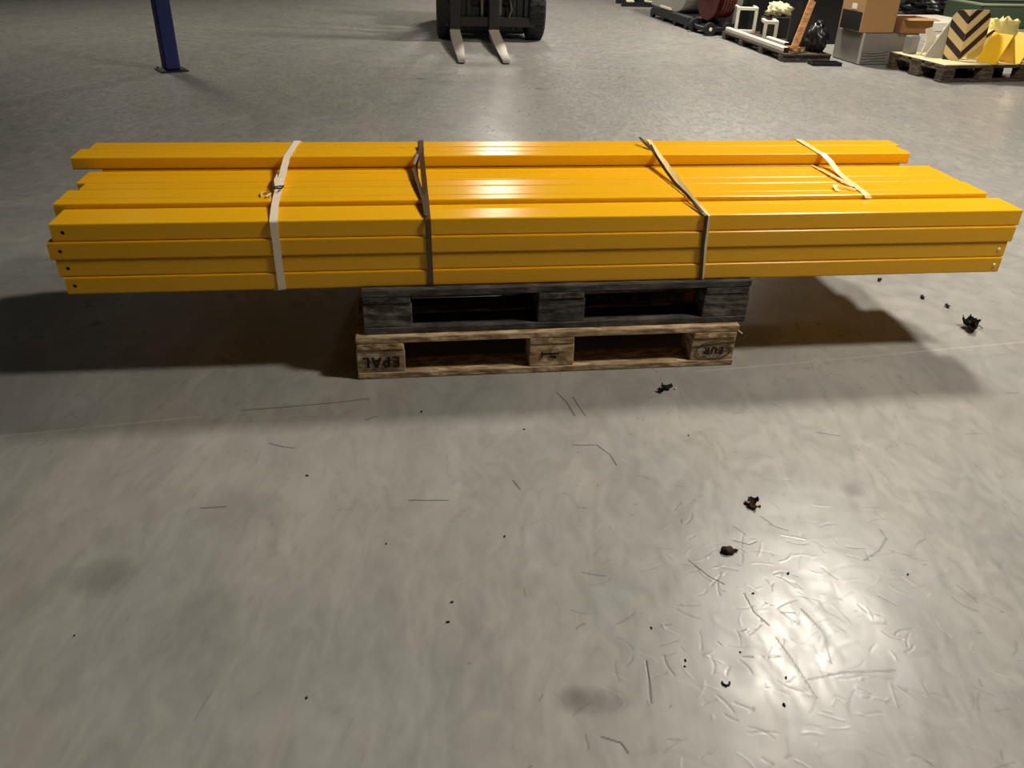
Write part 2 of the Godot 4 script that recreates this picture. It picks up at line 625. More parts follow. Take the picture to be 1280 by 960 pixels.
func beam_mesh(length: float, w: float, h: float, groove := 0.0, holes := []) -> ArrayMesh:
	var r := 0.005
	var t := 0.0025
	var outer := beam_outline(w, h, r, groove)
	var n := outer.size()
	var inner := []
	for p in outer:
		inner.append(Vector2(clampf(p.x, -w / 2 + t, w / 2 - t), clampf(p.y, -h / 2 + t, h / 2 - t)))
	var st := fresh()
	var l := length / 2
	for i in n:
		var a: Vector2 = outer[i]
		var b: Vector2 = outer[(i + 1) % n]
		var o := Vector3(0, -(b - a).x, (b - a).y)
		var front: bool = absf(a.x - w / 2) < 1e-5 and absf(b.x - w / 2) < 1e-5
		if front and not holes.is_empty():
			front_face(st, l, w / 2, a.y, b.y, holes, Vector3(0, 0, 1))
		else:
			quad(st, Vector3(-l, a.y, a.x), Vector3(l, a.y, a.x), Vector3(l, b.y, b.x), Vector3(-l, b.y, b.x), o)
		var c: Vector2 = inner[i]
		var d: Vector2 = inner[(i + 1) % n]
		if c.distance_to(d) > 1e-5:
			var inner_front: bool = absf(c.x - (w / 2 - t)) < 1e-5 and absf(d.x - (w / 2 - t)) < 1e-5 and c.y * d.y < 0.0
			if inner_front and not holes.is_empty():
				front_face(st, l, w / 2 - t, c.y, d.y, holes, Vector3(0, 0, -1))
			else:
				quad(st, Vector3(-l, c.y, c.x), Vector3(l, c.y, c.x), Vector3(l, d.y, d.x), Vector3(-l, d.y, d.x), -o)
		for s in [-l, l]:
			tri(st, Vector3(s, a.y, a.x), Vector3(s, b.y, b.x), Vector3(s, d.y, d.x), Vector3(s, 0, 0))
			if c.distance_to(d) > 1e-5:
				tri(st, Vector3(s, a.y, a.x), Vector3(s, d.y, d.x), Vector3(s, c.y, c.x), Vector3(s, 0, 0))
	for hx in holes:
		for k in 16:
			var a := Vector2.from_angle(TAU * k / 16) * HOLE
			var b := Vector2.from_angle(TAU * (k + 1) / 16) * HOLE
			quad(st, Vector3(hx + a.x, a.y, w / 2), Vector3(hx + b.x, b.y, w / 2), Vector3(hx + b.x, b.y, w / 2 - t), Vector3(hx + a.x, a.y, w / 2 - t), Vector3(-a.x - b.x, -a.y - b.y, 0))
	return done(st)


const HOLE := 0.0058


func front_face(st: SurfaceTool, l: float, z: float, y0: float, y1: float, holes: Array, o: Vector3) -> void:
	if y0 > y1:
		var s := y0
		y0 = y1
		y1 = s
	var x := -l
	for hx in holes:
		var p := 0.012
		quad(st, Vector3(x, y0, z), Vector3(hx - p, y0, z), Vector3(hx - p, y1, z), Vector3(x, y1, z), o)
		var ring := []
		var rim := []
		for k in 16:
			var d := Vector2.from_angle(TAU * k / 16)
			var f := minf(p / maxf(absf(d.x), 1e-6), (y1 if d.y > 0 else -y0) / maxf(absf(d.y), 1e-6))
			var e := d * f
			rim.append(Vector3(hx + e.x, e.y, z))
			ring.append(Vector3(hx + d.x * HOLE, d.y * HOLE, z))
		for k in 16:
			var k2 := (k + 1) % 16
			quad(st, ring[k], ring[k2], rim[k2], rim[k], o)
		# corners of the square left over between the rays
		for sx in [-1, 1]:
			for sy in [0, 1]:
				var c := Vector3(hx + sx * p, y1 if sy else y0, z)
				var near := []
				for k in 16:
					near.append([rim[k].distance_to(c), k])
				near.sort()
				tri(st, c, rim[near[0][1]], rim[near[1][1]], o)
		x = hx + p
	quad(st, Vector3(x, y0, z), Vector3(l, y0, z), Vector3(l, y1, z), Vector3(x, y1, z), o)


func in_bundle(along: float, y: float, depth: float) -> Vector3:
	return Transform3D(Basis(Vector3.UP, YAW), ORIGIN) * Vector3(along, y, -depth)


func beam(label: String, x0: float, x1: float, y0: float, y1: float, d0: float, d1: float, m: Material, group := "", groove := 0.0, hole_at := [], pins := []) -> void:
	var mid := (x0 + x1) / 2
	var t := thing("steel_beam", label, "beam", in_bundle(mid, y0, (d0 + d1) / 2), YAW, group)
	var hs := []
	for hx in hole_at:
		hs.append(hx - mid)
	part("box_section", beam_mesh(x1 - x0, d1 - d0, y1 - y0, groove, hs), m, t, Vector3(0, (y1 - y0) / 2, 0))
	for hx in hs:
		var plug := part("bolt_or_hole_shade", cyl(0.0056, 0.006, 14, 0.0008), M.hole, t, Vector3(hx, (y1 - y0) / 2, (d1 - d0) / 2 - 0.0042), Vector3(PI / 2, 0, 0))  # dark disc closing the hole, painted as the shade inside it
		plug.set_meta("label", "dark disc painted for the shade inside the hole")
	for px in pins:
		var pin := part("rivet", lathe([Vector2(0, 0.004), Vector2(0.004, 0.003), Vector2(0.0062, 0.0)], 12), M.pin, t, Vector3(px - mid, (y1 - y0) / 2, (d1 - d0) / 2), Vector3(PI / 2, 0, 0))
		pin.set_meta("label", "pale rivet head")


func bundle() -> void:
	var h := 0.0515
	var b := 0.2885
	beam("yellow steel beam at the top of the four stacked along the front, its wide top face lit", -0.598, 2.283, b + 3 * h, b + 4 * h - 0.0004, 0.0025, 0.133, M.yellow, "", 0.0, [-0.568])
	beam("yellow steel beam second from the top of the front stack, sticking out farthest left", -0.614, 2.275, b + 2 * h, b + 3 * h - 0.0004, -0.003, 0.131, M.yellow_b, "", 0.0, [-0.585])
	beam("yellow steel beam third from the top of the front stack, one above the lowest", -0.604, 2.266, b + h, b + 2 * h - 0.0004, 0.001, 0.132, M.yellow, "", 0.0, [-0.577], [2.243])
	beam("lowest yellow steel beam of the front stack, lying directly on the dark upper pallet", -0.592, 2.263, b, b + h - 0.0004, -0.003, 0.130, M.yellow_b, "", 0.0, [-0.569], [2.242])
	var hid := "yellow steel beam buried inside the bundle, hidden behind the front stack of beams"
	var hidden_group := "buried beams of the bundle"
	rng.seed = 11
	var k := 0.055
	var tops := [
		["yellow steel beam just behind the front stack, a finger's breadth higher, with the strap buckle on it", 0.136, 0.272, -0.628, 2.246, 0.09],
		["narrow yellow steel beam lying flush between two wide ones in the middle of the bundle", 0.2745, 0.339, -0.600, 2.237, 0.0],
		["wide yellow steel beam in front of the raised back layer, its top in the middle row", 0.3405, 0.470, -0.628, 2.236, 0.045]]
	for c in tops:
		for i in 4:
			var y0 := b + i * k
			if i == 3:
				beam(c[0], c[3], c[4], y0, y0 + k - 0.0004, c[1], c[2], M.yellow if c[5] > 0.05 else M.yellow_b, "", c[5])
			else:
				beam(hid, -0.59 + rng.randf_range(-0.02, 0.03), 2.22 + rng.randf_range(-0.02, 0.02), y0, y0 + k - 0.0004, c[1] + 0.001, c[2] - 0.001, M.yellow_b, hidden_group)
	for c in [[0.486, 0.600], [0.604, 0.682], [0.688, 0.800]]:  # the rearmost column is unseen, added to extend the bundle's shadow
		for i in 4:
			var y0 := b + i * k
			beam(hid, -0.60 + rng.randf_range(-0.01, 0.03), 2.13 + rng.randf_range(-0.02, 0.02), y0, y0 + k - 0.0004, c[0] + 0.001, c[1] - 0.001, M.yellow_b, hidden_group)
	beam("yellow steel beam on the raised back layer, nearer one with a shaded front face", -0.684, 2.168, b + 4 * k, b + 4 * k + 0.039, 0.486, 0.598, M.yellow, "", 0.055)
	beam("farthest yellow steel beam on the raised back layer, along the bundle's far top edge", -0.662, 2.190, b + 4 * k, b + 4 * k + 0.0385, 0.604, 0.682, M.yellow_b)


# ------------------------------------------------------------------ straps round the bundle
func strap_path(along: Array, keys: Array) -> Array:
	var out := []
	for i in keys.size():
		out.append(in_bundle(along[i], keys[i].y, keys[i].x))
	return out


func subdivide(path: Array, n: int) -> Array:
	var out := []
	for i in path.size() - 1:
		for k in n:
			out.append(path[i].lerp(path[i + 1], float(k) / n))
	out.append(path[-1])
	return out


func straps() -> void:
	var e := Basis(Vector3.UP, YAW) * Vector3.RIGHT
	# (depth, height) of the tight line over the bundle from the front bottom to the back bottom
	var g := 0.0016
	var front := [Vector2(-0.0045, 0.2895), Vector2(-0.0045, 0.4925), Vector2(0.0, 0.4958)]
	var rear := [Vector2(0.136, 0.5096), Vector2(0.484, 0.5487 + g), Vector2(0.682, 0.5487 + g), Vector2(0.803, 0.5105), Vector2(0.803, 0.2895)]
	# pale strap, left
	var t := thing("strap", "pale woven strap with a buckle, leftmost of the straps round the yellow beams", "strap")
	var path := strap_path([-0.002, -0.003, -0.004, -0.012, -0.012, 0.0, 0.0, 0.0], front + rear)
	path = subdivide(path, 3)
	var w := []
	for i in path.size():
		w.append(e * 0.021)
	part("band", ribbon(path, w, 0.0014), M.white_strap, t)
	path = [in_bundle(-0.014, 0.287, -0.003), in_bundle(-0.012, 0.2866, 0.1), in_bundle(0.0, 0.2866, 0.5), in_bundle(0.0, 0.2866, 0.803)]
	part("band_underside", ribbon(path, [e * 0.021, e * 0.021, e * 0.021, e * 0.021], 0.0014), M.white_strap, t)
	var buckle := fresh()
	add_tube(buckle, [in_bundle(-0.028, 0.528, 0.245), in_bundle(-0.030, 0.531, 0.215), in_bundle(-0.022, 0.528, 0.200), in_bundle(0.0, 0.528, 0.198), in_bundle(0.004, 0.530, 0.215)], 0.0026, 8)
	add_tube(buckle, [in_bundle(-0.026, 0.526, 0.222), in_bundle(0.004, 0.528, 0.224)], 0.002, 8)
	part("buckle", done(buckle), M.wire, t)
	path = [in_bundle(-0.012, 0.522, 0.22), in_bundle(-0.022, 0.530, 0.28), in_bundle(-0.022, 0.528, 0.34), in_bundle(-0.02, 0.524, 0.40), in_bundle(-0.024, 0.512, 0.45)]
	part("loose_end", ribbon(path, [e * 0.02, e * 0.02, e * 0.02, e * 0.02, e * 0.018], 0.0012), M.white_strap, t)
	var knot := tube([in_bundle(-0.058, 0.511, 0.175), in_bundle(-0.062, 0.514, 0.205), in_bundle(-0.045, 0.513, 0.215), in_bundle(-0.032, 0.515, 0.19), in_bundle(-0.045, 0.512, 0.168), in_bundle(-0.03, 0.512, 0.16)], 0.0022, 6)
	part("thread_end", knot, M.clear_strap, t)
	# dark brown strap, second from the left
	t = thing("strap", "dark brown strap split into two strands on top, near the middle of the bundle", "strap")
	path = subdivide(strap_path([0.430, 0.426, 0.426, 0.426, 0.424, 0.428, 0.428, 0.428], front + rear), 4)
	w = []
	for i in path.size():
		var tw := 0.0
		if i > 12 and i < 18:
			tw = 0.5
		w.append(e.rotated(Vector3(0, 0, 1), tw * 0.4) * 0.017)
	part("band", ribbon(path, w, 0.0014), M.brown_strap, t)
	path = [in_bundle(0.424, 0.4985, 0.01), in_bundle(0.419, 0.512, 0.12), in_bundle(0.410, 0.517, 0.22), in_bundle(0.402, 0.522, 0.34), in_bundle(0.402, 0.530, 0.44), in_bundle(0.412, 0.5515, 0.486), in_bundle(0.424, 0.5525, 0.54), in_bundle(0.422, 0.556, 0.60)]
	w = []
	for i in path.size():
		w.append((e * 0.9 + Vector3(0, -0.4, 0)) * 0.015)
	part("loose_strand", ribbon(path, w, 0.0014), M.dark_strap, t)
	# clear strap, third; a dark ribbon paints the shade along its edge
	t = thing("strap", "clear plastic strap with shade painted dark along one edge, slanting over the bundle right of centre", "strap")
	path = subdivide(strap_path([1.265, 1.255, 1.253, 1.243, 1.236, 1.255, 1.255, 1.255], front + rear), 4)
	w = []
	for i in path.size():
		var tw := 0.0
		if i > 8 and i < 16:
			tw = 0.6 * sin((i - 8) / 8.0 * PI)
		w.append((e * cos(tw) + Vector3.UP * sin(tw)) * 0.016)
	part("band", ribbon(path, w, 0.0012), M.clear_strap, t)
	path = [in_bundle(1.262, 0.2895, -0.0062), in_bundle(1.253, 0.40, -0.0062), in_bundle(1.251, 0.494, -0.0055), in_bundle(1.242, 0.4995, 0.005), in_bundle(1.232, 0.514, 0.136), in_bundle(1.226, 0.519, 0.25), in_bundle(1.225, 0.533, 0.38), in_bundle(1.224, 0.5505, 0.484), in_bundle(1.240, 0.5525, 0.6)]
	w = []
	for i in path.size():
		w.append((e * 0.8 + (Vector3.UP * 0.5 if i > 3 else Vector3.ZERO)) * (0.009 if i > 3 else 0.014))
	part("shaded_edge", ribbon(path, w, 0.0012), M.dark_strap, t)
	path = [in_bundle(1.226, 0.5515, 0.545), in_bundle(1.214, 0.562, 0.60), in_bundle(1.206, 0.572, 0.63)]
	part("loose_end", ribbon(path, [e * 0.012, e * 0.012, e * 0.01], 0.0012), M.dark_strap, t)
	# slack strap, rightmost
	t = thing("strap", "slack pale yellow strap hanging over the back layer at the right of the bundle", "strap")
	path = [in_bundle(1.83, 0.2895, 0.803), in_bundle(1.83, 0.5105, 0.803), in_bundle(1.83, 0.5500, 0.682), in_bundle(1.826, 0.5500, 0.487), in_bundle(1.834, 0.548, 0.483), in_bundle(1.846, 0.532, 0.44), in_bundle(1.842, 0.516, 0.37), in_bundle(1.838, 0.511, 0.30), in_bundle(1.832, 0.512, 0.23), in_bundle(1.826, 0.511, 0.16), in_bundle(1.828, 0.506, 0.132), in_bundle(1.832, 0.498, 0.126)]
	w = []
	for i in path.size():
		w.append(e * 0.022)
	part("band", ribbon(path, w, 0.0014), M.clear_strap, t)
	path = [in_bundle(1.795, 0.5115, 0.472), in_bundle(1.800, 0.513, 0.38), in_bundle(1.806, 0.516, 0.28), in_bundle(1.814, 0.514, 0.2)]
	part("loose_edge", ribbon(path, [e * 0.006, e * 0.012, e * 0.014, e * 0.01], 0.0012), M.clear_strap, t)
	path = [in_bundle(1.742, 0.5105, 0.165), in_bundle(1.752, 0.518, 0.21), in_bundle(1.78, 0.516, 0.2), in_bundle(1.81, 0.513, 0.17)]
	part("loose_end", ribbon(path, [e * 0.01 + Vector3(0, 0, 0.012), e * 0.012, e * 0.012, e * 0.014], 0.0012), M.clear_strap, t)


# ------------------------------------------------------------------ pallets
func letters(text: String, size: float, m: Material, parent: Node, at: Vector3, roll: float, called := "stamp") -> void:
	var f := SystemFont.new()
	f.font_names = PackedStringArray(["Droid Sans"])
	f.font_weight = 700
	var tm := TextMesh.new()
	tm.font = f
	tm.text = text
	tm.font_size = 32
	tm.pixel_size = size / 32.0
	tm.depth = 0.0006
	part(called, tm, m, parent, at, Vector3(0, 0, roll))


func wood_piece(called: String, l: float, h: float, d: float, woods: Array, parent: Node, at: Vector3, across := false, i := 0) -> MeshInstance3D:
	return part(called, box(l, h, d, 0.0025), woods[i % woods.size()], parent, at, Vector3(0, PI / 2 if across else 0.0, 0))


# length along local x, open long side towards +z
func pallet(label: String, at: Vector3, turn: float, woods: Array, sd: int, length := 1.2, width := 0.8, block := 0.145) -> Node3D:
	var t := thing("wooden_pallet", label, "pallet", at, turn)
	rng.seed = sd
	var zs := [width / 2 - 0.05, 0.0, -(width / 2 - 0.05)]
	var wz := [0.1, 0.145, 0.1]
	for i in 3:
		wood_piece("bottom_board", length, 0.022, wz[i], woods, t, Vector3(0, 0.011, zs[i]), false, i + sd)
	var xs := [-(length - block) / 2, 0.0, (length - block) / 2]
	for i in 3:
		for k in 3:
			var r := wood_piece("block", block + rng.randf_range(-0.004, 0.004), 0.078, wz[k] - 0.004, woods, t, Vector3(xs[i] + rng.randf_range(-0.002, 0.002), 0.061, zs[k] + rng.randf_range(-0.001, 0.001)), false, i + k + sd + 1)
			if k == 0 and i == 1:
				r.set_meta("label", "middle block of the front")
		wood_piece("stringer", width, 0.022, block - 0.004, woods, t, Vector3(xs[i], 0.111, 0), true, i + sd + 2)
	var dz := [width / 2 - 0.0725, (width / 2 - 0.0725) * 0.52, 0.0, -(width / 2 - 0.0725) * 0.52, -(width / 2 - 0.0725)]
	var dw := [0.145, 0.1, 0.145, 0.1, 0.145]
	for i in 5:
		wood_piece("deck_board", length + rng.randf_range(-0.004, 0.004), 0.022, dw[i] * width / 0.8, woods, t, Vector3(rng.randf_range(-0.002, 0.002), 0.133, dz[i]), false, i + sd)
	return t


func pallets() -> void:
	# lower: front left corner at (-0.4732, -2.1959)
	var lower := Transform3D(Basis(Vector3.UP, 0.1435), Vector3(-0.4732, 0, -2.1959)) * Vector3(0.6, 0, -0.4)
	var p := pallet("pale wooden pallet standing on the floor, the lower of two under the beams", lower, 0.1435, M.pale_wood, 2)
	letters("EPAL", 0.05, M.stamp, p, Vector3(-0.526, 0.058, 0.3995), PI, "lettering")
	letters("EUR", 0.036, M.stamp, p, Vector3(0.530, 0.056, 0.3995), PI, "lettering")
	var ring := fresh()
	var pts := []
	for k in 25:
		var a := TAU * k / 24.0
		pts.append(Vector3(0.530 + 0.058 * cos(a), 0.057 + 0.031 * sin(a), 0.3995))
	add_tube(ring, pts, 0.0012, 5)
	part("oval_mark", done(ring), M.stamp, p)
	var mark := fresh()
	add_bar(mark, Vector3(-0.03, 0.066, 0.4), Vector3(0.025, 0.066, 0.4), 0.006, 0.0015, Vector3(0, 0, 1), 0.0003)
	add_bar(mark, Vector3(-0.03, 0.052, 0.4), Vector3(-0.03, 0.074, 0.4), 0.005, 0.0015, Vector3(0, 0, 1), 0.0003)
	add_bar(mark, Vector3(-0.005, 0.056, 0.4), Vector3(0.014, 0.052, 0.4), 0.007, 0.0015, Vector3(0, 0, 1), 0.0003)
	part("stamp_mark", done(mark), M.stamp, p)
	var crack := tube([Vector3(0.459, 0.071, 0.3985), Vector3(0.50, 0.074, 0.3987), Vector3(0.55, 0.080, 0.3987), Vector3(0.598, 0.084, 0.3985)], 0.0011, 5)
	part("crack", crack, M.stamp, p)
	part("strap_end", tube([Vector3(0.598, 0.12, 0.37), Vector3(0.615, 0.11, 0.37), Vector3(0.628, 0.10, 0.372)], 0.0022, 6), M.white_strap, p)  # loose pale strap end sticking out at the right
	# upper: front left corner at (-0.4504, -2.2165)
	var upper := Transform3D(Basis(Vector3.UP, 0.1473), Vector3(-0.4504, 0.144, -2.2165)) * Vector3(0.6, 0, -0.4)
	pallet("dark weathered grey wooden pallet directly under the yellow beams, the upper of two", upper, 0.1473, M.grey_wood, 5)


# ------------------------------------------------------------------ blue post
func post() -> void:
	var t := thing("steel_post", "dark blue square steel post on a black foot plate, left of the forklift", "post", Vector3(-2.965, 0, -7.335), 0.62)
	var st := fresh()
	add_box(st, Vector3(0.125, CEIL - 0.012, 0.125), 0.012, Transform3D(Basis(), Vector3(0, (CEIL + 0.012) / 2, 0)))
	part("column", done(st), M.blue, t)
	part("foot_plate", box(0.225, 0.012, 0.225, 0.002), M.black, t, Vector3(0, 0.006, 0))
	for s in [[-1, -1], [-1, 1], [1, -1], [1, 1]]:
		part("bolt_or_hole_shade", cyl(0.01, 0.016, 6, 0.002), M.steel, t, Vector3(s[0] * 0.088, 0.02, s[1] * 0.088))


# ------------------------------------------------------------------ forklift
func wheel(parent: Node, at: Vector3, r: float, w: float, called := "tyre") -> void:
	var prof := [Vector2(r * 0.55, -w / 2), Vector2(r * 0.9, -w / 2), Vector2(r * 0.98, -w * 0.40), Vector2(r, -w * 0.25), Vector2(r, w * 0.25), Vector2(r * 0.98, w * 0.40), Vector2(r * 0.9, w / 2), Vector2(r * 0.55, w / 2), Vector2(r * 0.5, w * 0.3), Vector2(0, w * 0.3)]
	var st := fresh()
	add_lathe(st, prof, 32)
	for k in 24:
		var a := TAU * k / 24
		for s in [-1, 1]:
			add_box(st, Vector3(0.014, w * 0.42, r * 0.08), 0.002, Transform3D(Basis(Vector3.UP, -a) * Basis(Vector3.RIGHT, 0.25 * s), Vector3(cos(a) * r * 0.995, s * w * 0.22, sin(a) * r * 0.995)))
	var o := part(called, done(st), M.rubber, parent, at, Vector3(0, 0, PI / 2))
	part("hub", lathe([Vector2(0, -w * 0.34), Vector2(r * 0.3, -w * 0.34), Vector2(r * 0.52, -w * 0.42), Vector2(r * 0.54, -w * 0.3), Vector2(0, -w * 0.29)], 24), M.truck_grey, o)


func forklift() -> void:
	var t := thing("forklift", "dark forklift truck facing the camera with two steel forks lowered to the floor", "forklift", Vector3(-0.37, 0, -9.92), 0.12)
	for s in [-1, 1]:
		wheel(t, Vector3(s * 0.49, 0.30, 0.0), 0.30, 0.19)
		wheel(t, Vector3(s * 0.44, 0.23, -1.35), 0.23, 0.16)
	# body
	part("chassis", box(0.80, 0.32, 1.7, 0.03), M.truck, t, Vector3(0, 0.34, -0.75))
	part("shade_skirt", box(0.78, 0.30, 0.30, 0.03), M.truck, t, Vector3(0, 0.21, -0.02))  # added block that darkens the floor gap under the truck
	part("counterweight", box(1.02, 0.62, 0.42, 0.08), M.truck_grey, t, Vector3(0, 0.58, -1.70))
	part("hood", box(0.86, 0.34, 0.8, 0.04), M.truck, t, Vector3(0, 0.66, -1.15))
	part("seat", box(0.46, 0.12, 0.44, 0.04), M.black, t, Vector3(0, 0.90, -1.12))
	part("backrest", box(0.46, 0.48, 0.12, 0.04), M.black, t, Vector3(0, 1.18, -1.36), Vector3(-0.15, 0, 0))
	part("dashboard", box(0.80, 0.36, 0.14, 0.03), M.truck, t, Vector3(0, 0.70, -0.22))
	part("steering_column", tube([Vector3(-0.1, 0.8, -0.26), Vector3(-0.1, 1.02, -0.46)], 0.025), M.black, t)
	var sw := fresh()
	var pts := []
	for k in 21:
		var a := TAU * k / 20
		pts.append(Vector3(-0.1 + 0.17 * cos(a), 1.03 + 0.13 * sin(a) * 0.8, -0.47 - 0.10 * sin(a)))
	add_tube(sw, pts, 0.014, 6)
	part("steering_wheel", done(sw), M.black, t)
	# overhead guard
	for s in [-1, 1]:
		part("guard_post", bar(Vector3(s * 0.42, 0.5, -0.22), Vector3(s * 0.40, 2.08, -0.42), 0.06, 0.06, Vector3(0, 0, 1)), M.truck, t)
		part("guard_post", bar(Vector3(s * 0.42, 0.7, -1.55), Vector3(s * 0.40, 2.08, -1.45), 0.06, 0.06, Vector3(0, 0, 1)), M.truck, t)
		part("guard_rail", bar(Vector3(s * 0.40, 2.09, -0.38), Vector3(s * 0.40, 2.09, -1.5), 0.06, 0.06), M.truck, t)
	for k in 7:
		part("guard_bar", bar(Vector3(-0.40, 2.10, -0.42 - k * 0.175), Vector3(0.40, 2.10, -0.42 - k * 0.175), 0.035, 0.03), M.truck, t)
	# mast
	for s in [-1, 1]:
		part("mast_rail", box(0.075, 1.95, 0.12, 0.006), M.truck, t, Vector3(s * 0.31, 1.08, 0.14))
		part("inner_rail", box(0.05, 1.85, 0.09, 0.006), M.truck_grey, t, Vector3(s * 0.245, 1.04, 0.16))
		part("lift_chain", box(0.03, 1.5, 0.012, 0.002), M.chain, t, Vector3(s * 0.1, 1.0, 0.17))
		part("mast_mount", box(0.12, 0.22, 0.2, 0.02), M.truck, t, Vector3(s * 0.34, 0.30, 0.05))
	part("lift_cylinder", cyl(0.032, 1.4, 16), M.steel, t, Vector3(0.0, 0.9, 0.12))
	for y in [0.14, 1.0, 2.02]:
		part("cross_member", box(0.68, 0.09, 0.06, 0.008), M.truck, t, Vector3(0, y, 0.10))
	part("hose", tube([Vector3(0.17, 0.2, 0.24), Vector3(0.21, 0.32, 0.27), Vector3(0.19, 0.45, 0.25), Vector3(0.21, 0.7, 0.22), Vector3(0.2, 1.3, 0.2)], 0.012), M.chain, t)
	# carriage and load backrest
	part("carriage_bar", box(0.98, 0.10, 0.045, 0.006), M.truck_grey, t, Vector3(-0.02, 0.20, 0.25))
	part("carriage_bar", box(0.98, 0.10, 0.045, 0.006), M.truck_grey, t, Vector3(-0.02, 0.52, 0.25))
	for s in [-1, 1]:
		part("carriage_plate", box(0.10, 0.42, 0.03, 0.006), M.truck_grey, t, Vector3(-0.02 + s * 0.42, 0.36, 0.225))
	part("backrest_rail", bar(Vector3(-0.52, 1.22, 0.25), Vector3(0.48, 1.22, 0.25), 0.04, 0.05), M.truck, t)
	for k in 6:
		var x := -0.50 + k * 0.192
		part("backrest_bar", bar(Vector3(x, 0.55, 0.25), Vector3(x, 1.22, 0.25), 0.03, 0.035, Vector3(0, 0, 1)), M.truck, t)
	# forks: shank and blade in one bent piece, each at its own spread
	for x in [-0.40, 0.02]:
		var st := fresh()
		var w := 0.11
		var prof := PackedVector2Array([Vector2(0.272, 0.10), Vector2(0.312, 0.128), Vector2(0.33, 0.115), Vector2(1.0, 0.072), Vector2(1.74, 0.024), Vector2(1.76, 0.014), Vector2(1.74, 0.010), Vector2(0.9, 0.030), Vector2(0.30, 0.066), Vector2(0.27, 0.085)])
		# profile drawn along z, given its width along x; the blade narrows to its tip
		var idx := Geometry2D.triangulate_polygon(prof)
		var f := func(p: Vector2, s: float) -> Vector3:
			var hw := w / 2.0
			if p.x > 1.55:
				hw *= lerpf(1.0, 0.55, (p.x - 1.55) / 0.21)
			return Vector3(x + s * hw, p.y, p.x)
		for i in range(0, idx.size(), 3):
			for s in [-1.0, 1.0]:
				tri(st, f.call(prof[idx[i]], s), f.call(prof[idx[i + 1]], s), f.call(prof[idx[i + 2]], s), Vector3(s, 0, 0))
		var sgn := 1.0 if not Geometry2D.is_polygon_clockwise(prof) else -1.0
		for i in prof.size():
			var a := prof[i]
			var b := prof[(i + 1) % prof.size()]
			quad(st, f.call(a, -1.0), f.call(b, -1.0), f.call(b, 1.0), f.call(a, 1.0), Vector3(0, -(b - a).x, (b - a).y) * sgn)
		var blade := part("fork", done(st), M.fork, t)
		part("shank", box(w, 0.52, 0.042, 0.006), M.truck_grey, blade, Vector3(x, 0.37, 0.292))


# ------------------------------------------------------------------ things along the right side
func basis_from(e: Vector2, at: Vector3) -> Transform3D:
	return Transform3D(Basis(Vector3.UP, -atan2(e.y, e.x)), at)


